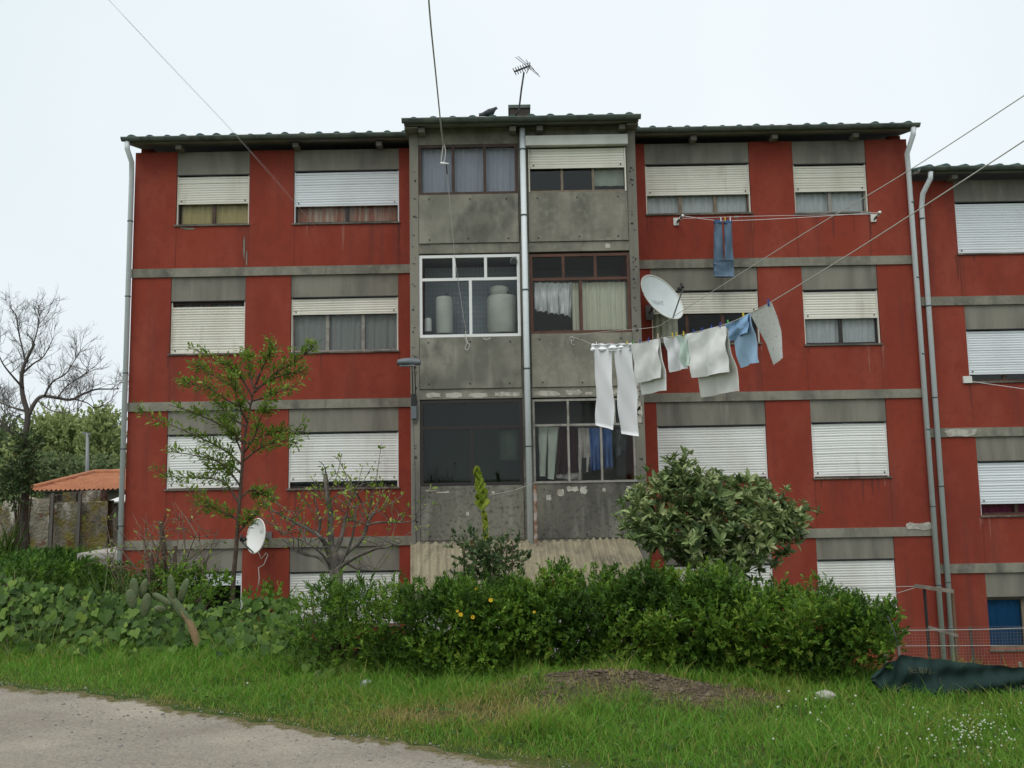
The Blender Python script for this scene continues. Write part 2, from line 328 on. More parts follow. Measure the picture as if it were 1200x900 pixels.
def leaf_objects(pos, axis, nrm, L, W, shape, mt, parent, name='leaf'):
    """each leaf an object of its own, sharing one mesh"""
    key = (shape, mt)
    if key not in _single:
        T, Fc = TPL[shape]; me = bpy.data.meshes.new('leaf'); me.from_pydata(T, [], Fc); me.update(); me.materials.append(MATS[mt])
        at_ = me.attributes.new('single', 'FLOAT', 'POINT'); at_.data.foreach_set('value', np.full(len(T), .84, np.float32)); _single[key] = me
    a, s, n = leaf_frames(axis, nrm); pinv = WM(parent).inverted()
    for i in range(len(pos)):
        o = bpy.data.objects.new(name, _single[key])
        X, Y_, Z = Vector(a[i]) * float(L[i]), Vector(s[i]) * float(W[i]), Vector(n[i]) * float(L[i])
        mw = Matrix(((X.x, Y_.x, Z.x, pos[i][0]), (X.y, Y_.y, Z.y, pos[i][1]), (X.z, Y_.z, Z.z, pos[i][2]), (0, 0, 0, 1)))
        col.objects.link(o); o.parent = parent; o.matrix_parent_inverse = pinv; o.matrix_basis = mw
def rnd_dirs(n):
    v = rng.normal(size=(n, 3)); return nrmz(v)
def blades_arr(pos, h, lean, w, seg=2):
    """grass or strap blades: (n,) heights, lean vectors (n,3) reached at the tip, base widths"""
    n = len(pos); ang = rng.uniform(0, math.pi, n); side = np.stack([np.cos(ang), np.sin(ang), np.zeros(n)], 1)
    rows = []
    for k in range(seg + 1):
        t = k / seg; c = pos + np.array([0, 0, 1.0]) * (h * (t - .25 * t * t * np.minimum(np.linalg.norm(lean, axis=1) / np.maximum(h, 1e-4), 1.5)))[:, None] + lean * (t * t)
        ww = (w * (1 - t ** 1.6) * .5)[:, None]
        if k < seg: rows += [c - side * ww, c + side * ww]
        else: rows += [c]
    V = np.stack(rows, 1); k = V.shape[1]; Fc = []
    for q in range(seg - 1): Fc += [(2 * q, 2 * q + 1, 2 * q + 3), (2 * q, 2 * q + 3, 2 * q + 2)]
    Fc += [(2 * seg - 2, 2 * seg - 1, 2 * seg)]
    F_ = (np.arange(n)[:, None, None] * k + np.array(Fc)[None]).reshape(-1, 3)
    return V.reshape(-1, 3), F_, len(Fc)

# ------------------------------------------------------------------ terrain
Z0 = 2.45
def _hash(i, j, s): 
    v = np.sin(i * 127.1 + j * 311.7 + s * 74.7) * 43758.5453; return v - np.floor(v)
def vnoise(x, y, s=0):
    x = np.asarray(x, float); y = np.asarray(y, float); i, j = np.floor(x), np.floor(y); fx, fy = x - i, y - j
    fx = fx * fx * (3 - 2 * fx); fy = fy * fy * (3 - 2 * fy)
    return (_hash(i, j, s) * (1 - fx) + _hash(i + 1, j, s) * fx) * (1 - fy) + (_hash(i, j + 1, s) * (1 - fx) + _hash(i + 1, j + 1, s) * fx) * fy
def fnoise(x, y, s=0): return (vnoise(x, y, s) + .5 * vnoise(x * 2.1, y * 2.1, s + 3) + .25 * vnoise(x * 4.3, y * 4.3, s + 5)) / 1.75
def sstep(a, b, x): t = np.clip((np.asarray(x, float) - a) / (b - a), 0, 1); return t * t * (3 - 2 * t)
PATH_PX = [(-330, 752), (-150, 780), (0, 806), (150, 823), (300, 848), (450, 872), (560, 888), (640, 900), (760, 917), (1000, 950), (1500, 1010)]
PATH = [ag(x, y - 7, Z0) for x, y in PATH_PX]
_px = np.array([p.x for p in PATH]); _py = np.array([p.y for p in PATH])
def path_edge(x): return np.interp(x, _px, _py) + (fnoise(np.asarray(x) * 2.3, 0 * np.asarray(x) + 1.5, 9) - .5) * .22
MND = (8.58, -11.02)
def mound(x, y): return np.exp(-(((x - MND[0]) / .75) ** 2 + ((y - MND[1]) / .36) ** 2)) * .15 + np.exp(-(((x - 9.35) / .8) ** 2 + ((y + 11.25) / .40) ** 2)) * .05
def height(x, y):
    x = np.asarray(x, float); y = np.asarray(y, float)
    ys_ = np.interp(x, [3.5, 5.2, 6.2, 10, 11.2], [-7.3, -8.2, -9.4, -10.0, -10.9]); s = np.clip((y - ys_) / 3.6, 0, 1); s = (1.5 * s - .5 * s ** 3) * sstep(-1.9, -.5, x)
    low = np.where(x > 14, -.75 * sstep(14.5, 18, x), 0.0)
    base = Z0 * (1 - s) + low * s
    rough = (fnoise(x * 1.7, y * 1.7, 2) - .5) * .07 * sstep(.1, .8, y - path_edge(x)) * (1 - sstep(0, 12, y)) 
    hill = 6.0 * sstep(40, 160, y) * 0
    return base + rough + mound(x, y) + hill
def hz(x, y): return float(height(x, y))
def dirt_mask(x, y):
    e = np.exp(-(((x - 8.6) / .80) ** 2 + ((y + 11.0) / .26) ** 2)) + .70 * np.exp(-(((x - 9.3) / .7) ** 2 + ((y + 11.35) / .30) ** 2)) + .5 * np.exp(-(((x - 7.6) / .8) ** 2 + ((y + 11.5) / .35) ** 2))
    return np.clip((e * (.15 + 1.25 * fnoise(x * 4.2, y * 4.2, 4)) - .24) * 2.6, 0, 1)
gx = np.concatenate([[-600, -200, -80, -40, -25, -16, -10], np.arange(-7, 20, .13), [21, 24, 30, 45, 90, 250, 600]])
gy = np.concatenate([[-400, -120, -50, -28, -20], np.arange(-17, 1, .13), [2, 3, 4, 6, 9, 13, 18, 26, 36, 50, 75, 120, 250, 700]])
GX, GY = np.meshgrid(gx, gy); GZ = height(GX, GY)
V = np.stack([GX, GY, GZ], -1).reshape(-1, 3); nx = len(gx); ny = len(gy)
ii, jj = np.meshgrid(np.arange(ny - 1), np.arange(nx - 1), indexing='ij'); a_ = (ii * nx + jj).ravel()
mt = bpy.data.materials.new('soil_ground'); mt.use_nodes = True; t = mt.node_tree; b = t.nodes['Principled BSDF']; MATS['soil_ground'] = mt
at_ = nd(t, 'ShaderNodeAttribute', attribute_name='dirt')
turf = ramp(t, noise(t, 3.0), [(.3, (.030, .050, .012)), (.55, (.055, .085, .018)), (.75, (.085, .080, .030))])
soil = ramp(t, noise(t, 14), [(.35, (.060, .045, .030)), (.55, (.115, .088, .058)), (.72, (.18, .145, .10))])
t.links.new(mixc(t, at_.outputs['Fac'], turf, soil), b.inputs['Base Color']); b.inputs['Roughness'].default_value = .97; b.inputs['Specular IOR Level'].default_value = .1
bn = nd(t, 'ShaderNodeBump'); bn.inputs['Strength'].default_value = .9; bn.inputs['Distance'].default_value = .04; t.links.new(noise(t, 26, detail=6), bn.inputs['Height']); t.links.new(bn.outputs[0], b.inputs['Normal'])
g = npmesh('ground', V, np.stack([a_, a_ + 1, a_ + nx + 1, a_ + nx], 1), 'soil_ground', smooth=True); tag(g, kind='structure')
da = g.data.attributes.new('dirt', 'FLOAT', 'POINT'); da.data.foreach_set('value', dirt_mask(GX, GY).ravel().astype(np.float32))

# gravel path in the corner nearest to the camera
mt = bpy.data.materials.new('gravel'); mt.use_nodes = True; t = mt.node_tree; b = t.nodes['Principled BSDF']; MATS['gravel'] = mt
c1 = ramp(t, noise(t, 1.1, (1, 1.6, 1)), [(.32, (.235, .20, .155)), (.5, (.355, .31, .245)), (.66, (.49, .43, .335))])
c2 = ramp(t, noise(t, 60, detail=8, rough=.7), [(.30, (.11, .098, .085)), (.48, (.34, .305, .255)), (.70, (.58, .53, .455))])
ea = nd(t, 'ShaderNodeAttribute', attribute_name='edge'); en = nd(t, 'ShaderNodeMath', operation='ADD'); en.inputs[1].default_value = 0.0
t.links.new(ea.outputs['Fac'], en.inputs[0]); nn = nd(t, 'ShaderNodeMath', operation='MULTIPLY'); t.links.new(noise(t, 9, detail=8, rough=.7), nn.inputs[0]); nn.inputs[1].default_value = 1.0; t.links.new(nn.outputs[0], en.inputs[1])
moss = ramp(t, noise(t, 30), [(.35, (.10, .10, .030)), (.6, (.20, .165, .085))])
t.links.new(mixc(t, ramp(t, en.outputs[0], [(.88, 0.0), (1.12, 1.0)]), mixc(t, .45, c1, c2), moss), b.inputs['Base Color']); b.inputs['Roughness'].default_value = .97; b.inputs['Specular IOR Level'].default_value = .15
bn = nd(t, 'ShaderNodeBump'); bn.inputs['Strength'].default_value = 1.0; bn.inputs['Distance'].default_value = .02; t.links.new(noise(t, 75, detail=7, rough=.7), bn.inputs['Height']); t.links.new(bn.outputs[0], b.inputs['Normal'])
xs = np.arange(_px[0], 11.6, .03); pe = path_edge(xs) + (vnoise(xs * 14, xs * 0, 21) - .5) * .09 + (vnoise(xs * 5, xs * 0, 22) - .5) * .10
P = []
for k in range(22):
    f_ = (k / 21) ** 1.6
    yy = pe * (1 - f_) + (-19.5) * f_
    P.append([(x, y, Z0 + .006 + (0 if k else -.012) + .012 * float(vnoise(x * 1.3, y * 1.3, 31)) * min(1, k / 4)) for x, y in zip(xs, yy)])
mb = MB(); mb.grid(P); o = mb.build('gravel_path', 'gravel', smooth=True); tag(o, kind='structure')
edv = np.array([max(0.0, .75 - (pe[i % len(xs)] - v_[1]) * 2.2) for i, v_ in enumerate(mb.v)], np.float32); ea_ = o.data.attributes.new('edge', 'FLOAT', 'POINT'); ea_.data.foreach_set('value', edv)
# loose stones on the path
n = 5200; x = rng.uniform(3.2, 10.0, n); y = path_edge(x) + .03 - rng.uniform(0, 1, n) ** 1.3 * 2.2; ok = (y > -14.2); x, y = x[ok], y[ok]; n = len(x)
s_ = .0028 * np.exp(rng.normal(0, .6, n)); oct_ = np.array([(1, 0, 0), (-1, 0, 0), (0, 1, 0), (0, -1, 0), (0, 0, .7), (0, 0, -.6)])
V = np.stack([x, y, np.full(n, Z0 + .012)], 1)[:, None] + oct_[None] * s_[:, None, None] * rng.uniform(.6, 1.5, (n, 6, 1))
F_ = (np.arange(n)[:, None, None] * 6 + np.array([(0, 2, 4), (2, 1, 4), (1, 3, 4), (3, 0, 4), (2, 0, 5), (1, 2, 5), (3, 1, 5), (0, 3, 5)])[None]).reshape(-1, 3)
o = npmesh('loose_gravel', V.reshape(-1, 3), F_, 'pebble'); tag(o, 'loose grey stones lying on the gravel path', 'gravel', kind='stuff')

# ------------------------------------------------------------------ apartment building
RS = .24
def roof_z(y, z=11.2): return z + RS * (y + .35)
def wall_cells(mb, x0, x1, z0, z1, holes, y0, y1):
    X = sorted({x0, x1, *[h[0] for h in holes], *[h[1] for h in holes]}); Z = sorted({z0, z1, *[h[2] for h in holes], *[h[3] for h in holes]})
    for k in range(len(Z) - 1):
        run = None
        for i in range(len(X) - 1):
            xm, zm = (X[i] + X[i + 1]) / 2, (Z[k] + Z[k + 1]) / 2
            solid = not any(h[0] < xm < h[1] and h[2] < zm < h[3] for h in holes)
            if solid: run = (run[0], X[i + 1]) if run else (X[i], X[i + 1])
            if run and (not solid or i == len(X) - 2): mb.box(run[0], run[1], y0, y1, Z[k], Z[k + 1]); run = None
def curtain(parent, x0, x1, z0, z1, y, mt, folds=9, amp=.03):
    nxx = max(12, int(folds * 6)); ph = random.uniform(0, 6)
    P = []
    for k in range(5):
        f_ = k / 4; P.append([(x0 + (x1 - x0) * i / nxx, y + amp * (.6 + .4 * f_) * math.sin(i / nxx * folds * 6.28 + ph + .4 * f_) + amp * .4 * math.sin(i / nxx * folds * 2.7 + ph), z1 + (z0 - z1) * f_) for i in range(nxx + 1)])
    m_ = MB(); m_.grid(P); o = m_.build('curtain', mt, parent, True); return o
def shutter(parent, x0, x1, z0, z1, y, mt, pitch=.052, tilt=0.0):
    n_ = max(1, round((z1 - z0) / pitch)); p = (z1 - z0) / n_; rows = []; tilt = tilt + random.gauss(0, .006); sg_ = random.gauss(0, .004)
    for k in range(n_):
        jy, jz = random.gauss(0, .0022), random.gauss(0, .0022)
        for f_, d in ((0.0, .010), (.10, .001), (.5, -.003), (.90, .002), (.995, .010)): rows.append((z0 + (k + f_) * p + jz, y + d + jy))
    P = [[(x0, yy, zz), ((x0 + x1) / 2, yy, zz + tilt / 2 + sg_), (x1, yy, zz + tilt)] for zz, yy in rows]
    m_ = MB(); m_.grid(P)
    m_.box(x0, x1, y - .008, y + .014, z0 - .03, z0 - .001)
    m_.box(x0, x1, y + .013, y + .018, z0, z1)
    s_ = m_.build('shutter', mt, parent)
    for xx in (x0 + .07, x1 - .07): MB().tube([(xx, y - .004, z0 + .035), (xx, y - .022, z0 + .035)], .014, 8).build('shutter_stop', 'metal_dark', parent)
    return s_
def pane(parent, x0, x1, z0, z1, y, mt='glass'): return MB().box(x0, x1, y, y + .006, z0, z1).build('pane', mt, parent)
def frame_mesh(X0, X1, Z0_, Z1_, y0, y1, b_=.045):
    m_ = MB(); m_.box(X0, X0 + b_, y0, y1, Z0_, Z1_); m_.box(X1 - b_, X1, y0, y1, Z0_, Z1_)
    m_.box(X0 + b_, X1 - b_, y0, y1, Z0_, Z0_ + b_); m_.box(X0 + b_, X1 - b_, y0, y1, Z1_ - b_, Z1_); return m_
def wing_window(root, r, shut, npane, fm, cm, sm, wy=0.0, gap_top=0.0, tilt=0.0, cur_x=(0, 1)):
    """r: opening; shut: height of the shutter's lower edge; wy: y of the wall face"""
    X0, X1, Za, Zb = r
    full = shut is not None and shut <= Za + .03
    m_ = frame_mesh(X0, X1, Za, Zb, wy + .095, wy + .145)
    for k in range(1, npane):
        xc = X0 + (X1 - X0) * k / npane; m_.box(xc - .035, xc + .035, wy + .0955, wy + .1445, Za + .045, Zb - .045)
    wn = m_.build('window', fm, root)
    for k in range(npane):
        xa = X0 + (X1 - X0) * k / npane + .036; xb = X0 + (X1 - X0) * (k + 1) / npane - .036
        pane(wn, xa, xb, Za + .044, Zb - .044, wy + .12, 'glass_clear' if cm else 'glass')
    if cm:
        c0, c1 = cur_x; curtain(wn, X0 + .03 + (X1 - X0) * c0, X0 - .03 + (X1 - X0) * c1, Za + .01, Zb, wy + .20, cm, folds=(X1 - X0) * (c1 - c0) * 7, amp=.022)
    MB().box(X0 - .03, X1 + .03, wy - .03, wy + .09, Za - .035, Za - .002).build('sill', 'concrete_mossy', wn)
    if shut is not None:
        shutter(wn, X0 + .022, X1 - .022, max(shut, Za + .035), Zb - .02 - gap_top, wy + .05, sm, tilt=tilt)
        for xx in (X0 + .002, X1 - .024): MB().box(xx, xx + .022, wy + .035, wy + .08, Za, Zb - .002).build('guide_rail', sm, wn)
    return wn
bld = thing('apartment_building', (8.3, 0, 0), 'red rendered four storey apartment block with grey concrete glazed balconies in the middle', 'building')
XL, XR = .1, 16.46; MLX, MRX = 6.092, 10.468; ZB = -1.0
# (panel px rectangle, window px rectangle, shutter bottom px, panes, frame, curtain, shutter colour, extra)
LW = [((207.5, 176, 292.7, 204), (206.5, 204, 292, 263), 236.6, 2, 'frame_brown', 'curtain_yellow', 'shutter_cream', {}),
      ((344.6, 171, 467.5, 199), (345, 198.5, 467.5, 260.7), 238.8, 2, 'frame_dark', 'curtain_red', 'shutter_cool', {}),
      ((200.4, 327, 287.5, 352), (200.5, 352, 287, 414), 413, 2, 'frame_brown', 'curtain_grey', 'shutter_cream', dict(gap_top=.09)),
      ((341, 321, 466.6, 347), (341.5, 347, 466.6, 411.7), 366, 3, 'frame_grey', 'curtain_grey', 'shutter_cream', {}),
      ((196, 482, 282.5, 508.5), (196, 508.5, 282, 572.5), 570, 2, 'frame_dark', None, 'shutter_white', {}),
      ((338, 478, 467, 505.4), (340, 505.4, 467, 571.4), 562, 2, 'frame_dark', None, 'shutter_white', {}),
      ((196, 641, 283, 670), (196, 670, 283, 733), 685, 2, 'frame_dark', None, 'shutter_cool', {}),
      ((339, 641, 468, 669), (340, 669.5, 468, 733), 730, 2, 'frame_dark', None, 'shutter_white', {})]
RW = [((755.3, 163, 876.8, 191), (756.5, 191, 879.5, 250), 226, 3, 'frame_tan', 'curtain_white', 'shutter_cream', {}),
      ((929, 163, 1014, 191), (930.5, 191, 1016, 249), 222, 2, 'frame_grey', 'curtain_white', 'shutter_cream', {}),
      ((762, 313, 887.6, 339.6), (765, 339.6, 890, 402.5), 365, 3, 'frame_redbrown', 'curtain_beige', 'shutter_cream', dict(cur_x=(0, .27))),
      ((940.5, 311.7, 1028, 338.5), (942, 338.5, 1031, 403), 371, 2, 'frame_dark', 'curtain_white', 'shutter_cream', {}),
      ((770, 469, 897, 498), (771, 498, 898, 562), 557.6, 3, 'frame_grey', None, 'shutter_white', {}),
      ((951, 467, 1038.5, 494), (952, 494, 1040, 559), 556, 2, 'frame_dark', None, 'shutter_white', {}),
      ((781, 632, 905, 661), (781, 661, 906, 724), 721, 2, 'frame_dark', None, 'shutter_white', {}),
      ((958.5, 627, 1048, 655), (959, 655, 1049.5, 717.5), 716, 2, 'frame_grey', None, 'shutter_white', {})]
BANDS = (8.4, 5.6, 2.8)
def wing(root, specs, x0, x1, bands, ztop, zbot, y_wall=0.0, thick=.26):
    holes = []; made = []
    for pr, wr, sb, npn, fm, cm, sm, ex in specs:
        px0, px1, pz0, pz1 = rect(*pr, y_wall); wx0, wx1, wz0, wz1 = rect(*wr, y_wall)
        hx0, hx1 = min(px0, wx0), max(px1, wx1)
        top = min([b_ for b_ in bands if b_ > wz1 + .2] + [99]); top = top - .09 if top < 90 else ztop
        hx0 = max(hx0, x0 + .02); hx1 = min(hx1, x1 - .02) if x1 < 90 else hx1
        zl = (wz1 + pz0) / 2
        holes.append((hx0, hx1, wz0, top)); zs = at((wr[0] + wr[2]) / 2, sb, y_wall).z if sb else None
        made.append((hx0, hx1, wz0, zl, top, zs, npn, fm, cm, sm, ex))
    mb = MB(); wall_cells(mb, x0, x1, zbot, ztop, holes, y_wall, y_wall + thick); mb.build('wall', 'red_render', root)
    for (a0, a1, z0, zl, top, zs, npn, fm, cm, sm, ex) in made:
        lp = MB().box(a0 + .004, a1 - .004, y_wall + .018, y_wall + thick - .02, zl, top - .003).build('lintel_panel', 'concrete_lintel', root)
        MB().box(a0 + .006, a1 - .006, y_wall + .012, y_wall + .06, zl - .022, zl - .001).build('drip_edge', 'metal_dark', lp)
        wing_window(root, (a0 + .006, a1 - .006, z0, zl - .024), zs, npn, fm, cm, sm, y_wall, **ex)
        for q_ in range(random.choice((3, 4, 5, 6))):
            xs_ = random.choice((a0 - .02, a1 + .01, random.uniform(a0, a1), random.uniform(a0, a1))) + random.uniform(-.03, .03); ln_ = random.uniform(.12, .62); wd_ = random.uniform(.012, .04); zt_ = z0 - .036
            if zt_ - ln_ < max([b_ for b_ in bands if b_ < z0] + [zbot]) + .1: ln_ = zt_ - max([b_ for b_ in bands if b_ < z0] + [zbot]) - .1
            if ln_ < .1: continue
            L_, R_ = [], []; n9 = 7; off_ = -.0016 - .0006 * q_
            for i9 in range(n9): f9 = i9 / (n9 - 1); c9 = xs_ + random.gauss(0, .004); h9 = wd_ * (1 - f9) ** .7 * random.uniform(.6, 1.1) + .001; L_.append((c9 - h9, y_wall + off_, zt_ - ln_ * f9)); R_.append((c9 + h9, y_wall + off_, zt_ - ln_ * f9))
            MB().grid([L_, R_]).build('stain_streak', random.choice(('stain_dark', 'stain_dark', 'stain_pale')), root)
        lo_ = max([b_ for b_ in bands if b_ < z0] + [zbot - .09]) + .093
        for xj in (a0 + .01, a1 - .02):
            if random.random() < .75: MB().box(xj, xj + random.uniform(.008, .014), y_wall - .004, y_wall + .02, lo_, z0 - .037).build('render_joint', 'joint_red', root)
    for b_ in bands:
        segs = 3; L = (x1 - x0) / segs
        for k in range(segs):
            mb = MB(); mb.box(x0 + k * L + (.0 if k == 0 else .002), x0 + (k + 1) * L - .002, y_wall - .028 - .003 * (k % 2), y_wall + .05, b_ - .092, b_ + .092); mb.build('concrete_band', 'concrete', root)
ZT = 11.02
wing(bld, LW, XL, MLX + .1, BANDS, ZT, ZB)
wing(bld, RW, MRX - .1, XR, BANDS, ZT, ZB)
# shell of the block behind the facade
mb = MB(); mb.box(XL, XL + .26, .261, 8.74, ZB, 11.2); mb.build('wall', 'red_render', bld)
mb = MB(); mb.box(XR - .26, XR, .261, 8.74, ZB, 11.2); mb.build('wall', 'red_render', bld)
mb = MB(); mb.box(XL, XR, 8.741, 9.0, ZB, 11.2); mb.build('wall', 'red_render', bld)
for zf in (0, 2.8, 5.6, 8.4): MB().box(XL + .27, XR - .27, .27, 8.7, zf - .2, zf - .01).build('floor_slab', 'room_grey', bld)
MB().box(XL + .27, XR - .27, 2.2, 2.32, ZB, 11.1).build('partition', 'room_grey', bld)

# middle bay with glazed balconies, 1.5 m in front of the wings
YM = -1.5
CLX, CRX = 8.19, 8.37
for xa, xb in ((6.092, 6.262), (10.291, 10.468)):
    p_ = MB().box(xa, xb, YM - .02, YM + .35, ZB, 10.72).build('pilaster', 'concrete_lintel', bld)
    nb = MB()
    for k in range(46):
        zz = random.uniform(3.2, 10.3); xx = xa + random.uniform(.03, .1); ww = random.uniform(.02, .05)
        nb.box(xx, xx + ww, YM - .026, YM - .0195, zz, zz + random.choice((.008, .012, .03)))
    tag(nb.build('chip_marks', 'metal_dark', p_), kind='stuff')
MB().box(CLX, CRX, YM - .01, YM + .3, ZB, 10.72).build('pilaster', 'concrete_mossy', bld)
for xa in (6.12, 10.28): MB().box(xa, xa + .16, YM + .351, -.001, ZB, 10.9).build('side_wall', 'red_render', bld)
for zf in BANDS:
    for xa, xb in ((6.263, CLX - .001), (CRX + .001, 10.29)):
        MB().box(xa, xb, YM - .012, YM + .2, zf - .088, zf + .098).build('beam', 'concrete', bld)
    MB().box(6.281, 10.279, YM + .201, -.002, zf - .1, zf + .06).build('balcony_floor', 'room_grey', bld)
MB().box(6.263, 10.29, YM + .0, YM + .25, 10.475, 10.80).build('top_beam', 'concrete', bld)
MB().box(6.281, 10.279, -.12, -.004, ZB, 10.9).build('back_wall', 'room_grey', bld)
MB().box(8.22, 8.34, YM + .31, -.121, ZB, 10.8).build('party_wall', 'room_grey', bld)
# tiled back wall of the white-framed balcony
mb = MB(); nzz = 0
for i in range(24):
    for k in range(26): mb.box(6.30 + i * .078, 6.30 + i * .078 + .072, YM + .72, YM + .728, 5.75 + k * .095, 5.75 + k * .095 + .089)
tl = mb.build('wall_tiles', 'interior_tile', bld); tag(tl, kind='stuff')
BAY = {'L': (6.263, CLX - .001), 'R': (CRX + .001, 10.29)}
PAN = [(10, 0)]
panel_mats = {(4, 'L'): 'concrete_panel', (4, 'R'): 'concrete', (3, 'L'): 'concrete_panel', (3, 'R'): 'concrete', (2, 'L'): 'concrete_mossy', (2, 'R'): 'concrete_mossy'}
PTOP = {(4, 'L'): 9.462, (4, 'R'): 9.47, (3, 'L'): 6.685, (3, 'R'): 6.72, (2, 'L'): 3.89, (2, 'R'): 3.905}
PBOT = {4: 8.507, 3: 5.707, 2: 2.90}
for (lv, sd_), mtn in panel_mats.items():
    xa, xb = BAY[sd_]; zb, zt = PBOT[lv], PTOP[(lv, sd_)]
    pn = MB().box(xa + .008, xb - .008, YM - .035, YM + .07, zb, zt).build('balcony_panel', mtn, bld)
    for fx in (.10, .5, .89):
        for zz in (zb + .08, zt - .10):
            bx_ = xa + (xb - xa) * fx + random.uniform(-.03, .03); bz_ = zz + random.uniform(-.015, .015)
            MB().tube([(bx_, YM - .034, bz_), (bx_, YM - .041, bz_)], .017, 8).build('bolt_head', 'metal_dark', pn)
def chip(parent, px, py, w_, h_, Y, mtn='plaster_chip', seed=0):
    rr = random.Random(seed); c = at(px, py, Y); n_ = 20; pts = []
    for k in range(n_):
        a = 6.283 * k / n_; ca, sa = math.cos(a), math.sin(a); sq = (abs(ca) ** 5 + abs(sa) ** 5) ** -.2; pts.append((c.x + ca * w_ * sq * rr.uniform(.82, 1.05), Y - .004, c.z + sa * h_ * sq * rr.uniform(.6, 1.05)))
    m_ = MB(); n0 = len(pts); m_.add(pts + [(p[0], Y + .004, p[2]) for p in pts], [tuple(range(n0))] + [(i, i + n0, (i + 1) % n0 + n0, (i + 1) % n0) for i in range(n0)])
    return m_.build('plaster_chip', mtn, parent)
pn = [o for o in bld.children if o.name.startswith('balcony_panel')]
YP = YM - .036
for i, (px, py, w_, h_) in enumerate([(505, 575, .10, .012), (519, 577, .12, .02), (643, 583, .05, .06), (657, 577, .07, .07), (671, 573, .11, .055), (684, 574, .07, .08), (708, 574, .03, .04), (738, 571, .07, .03), (734, 577, .025, .05), (548, 602, .03, .04), (578, 577, .03, .03)]):
    chip(pn[4] if px < 615 else pn[5], px, py, w_, h_, YP, seed=i)
bm = [o for o in bld.children if o.name.startswith('beam')]
for i, (px, py, w_, h_) in enumerate([(508, 463, .14, .05), (532, 463, .17, .055), (560, 463, .18, .055), (590, 462, .17, .05), (605, 462, .08, .05), (640, 461, .27, .055), (672, 460, .16, .06), (712, 288, .05, .055), (690, 461, .08, .03), (722, 459, .10, .05)]):
    chip(bm[2], px, py, w_, h_, YM - .0125, seed=40 + i)
for i, (px, py) in enumerate([(738, 440), (741, 462), (743, 475), (744, 490), (740, 448), (745, 482)]): chip(bld, px + 5, py, .05, .10, YM - .022, 'plaster_chip', seed=80 + i)
for i, (px, py, w_) in enumerate([(1078, 616.5, .28), (1126, 507, .33)]): chip(bld, px, py, w_, .085, -.0345, seed=90 + i)
for i, (px, py, w_, h_) in enumerate([(215, 267, .07, .02), (222, 268, .12, .025), (863, 254, .05, .03), (238, 265, .06, .012), (286, 290, .02, .25), (289, 303, .015, .18)]): chip(bld, px, py, w_, h_, -.002, 'concrete', seed=95 + i)

def bay_window(sd_, lv, ztop, fm, ztr=None, top_div=(), bot_div=(), fw=.05, glass='glass', tdm=None):
    xa, xb = BAY[sd_]; za = PTOP[(lv, sd_)] + .004; y0, y1 = YM + .0, YM + .06
    m_ = frame_mesh(xa + .003, xb - .003, za, ztop, y0, y1, fw)
    zsp = [(za + fw, ztop - fw, bot_div)] if ztr is None else [(za + fw, ztr - fw / 2, bot_div), (ztr + fw / 2, ztop - fw, top_div)]
    if ztr: m_.box(xa + fw, xb - fw, y0 + .001, y1 - .001, ztr - fw / 2, ztr + fw / 2)
    cells = []
    for (z0, z1, dv) in zsp:
        ed = [xa + fw]
        for px in dv:
            xx = at(px, 450 if False else 300, YM).x if False else px
            m_.box(xx - fw / 2, xx + fw / 2, y0 + .0012, y1 - .0012, z0, z1); ed += [xx - fw / 2, xx + fw / 2]
        ed.append(xb - fw)
        for k in range(0, len(ed), 2): cells.append((ed[k], ed[k + 1], z0, z1))
    wn = m_.build('window', fm, bld)
    for c in cells: pane(wn, c[0] - .002, c[1] + .002, c[2] - .002, c[3] + .002, YM + .03, glass)
    return wn, cells
def X(px, py): return at(px, py, YM).x
def Zm(px, py): return at(px, py, YM).z
w4l, c4l = bay_window('L', 4, 10.47, 'frame_brown', None, (), (X(531, 200), X(568, 200)), .055, 'glass_clear')
for c in c4l: curtain(w4l, c[0] - .03, c[1] + .03, c[2] - .04, c[3] + .03, YM + .16, 'curtain_lilac', 5, .02)
w4r, c4r = bay_window('R', 4, 10.36, 'frame_tan', None, (), (X(658.5, 210), X(695, 210)), .045)
shutter(w4r, BAY['R'][0] + .05, BAY['R'][1] - .05, Zm(678, 196), 10.335, YM - .035, 'shutter_cream')
for xx in (BAY['R'][0] + .02, BAY['R'][1] - .045): MB().box(xx, xx + .025, YM - .05, YM - .001, PTOP[(4, 'R')] + .005, 10.335).build('guide_rail', 'shutter_cream', w4r)
MB().box(BAY['R'][0] - .03, BAY['R'][1] + .02, YM - .16, YM - .013, 10.37, 10.56).build('shutter_box', 'white_dull', w4r)
curtain(w4r, c4r[2][0] - .02, c4r[2][1] + .02, c4r[2][2] + .12, c4r[2][3] + .05, YM + .14, 'curtain_beige', 3, .015)
w3l, c3l = bay_window('L', 3, Zm(550, 298.5), 'frame_white', Zm(550, 327), (X(532, 312), X(569, 312)), (X(551.5, 360),), .055, 'glass_clear')
w3r, c3r = bay_window('R', 3, Zm(680, 297), 'frame_redbrown', Zm(680, 326.5), (X(660, 312), X(697.5, 312)), (X(681, 360),), .055, 'glass_clear')
w2l, c2l = bay_window('L', 2, Zm(550, 468.5), 'frame_dark', Zm(550, 501), (), (X(553.5, 530),), .06, 'glass_dark')
w2r, c2r = bay_window('R', 2, Zm(687, 467), 'frame_grey', Zm(687, 497.5), (X(665.5, 480), X(720, 480)), (X(666.5, 530), X(705, 530)), .04, 'glass_clear')
MB().box(BAY['R'][0], BAY['R'][1], YM - .05, YM - .001, PTOP[(2, 'R')] + .005, PTOP[(2, 'R')] + .04).build('sill', 'frame_grey', w2r)
curtain(w3r, X(681, 360), X(738, 360), PTOP[(3, 'R')] + .02, Zm(700, 329), YM + .14, 'curtain_beige', 9, .035)
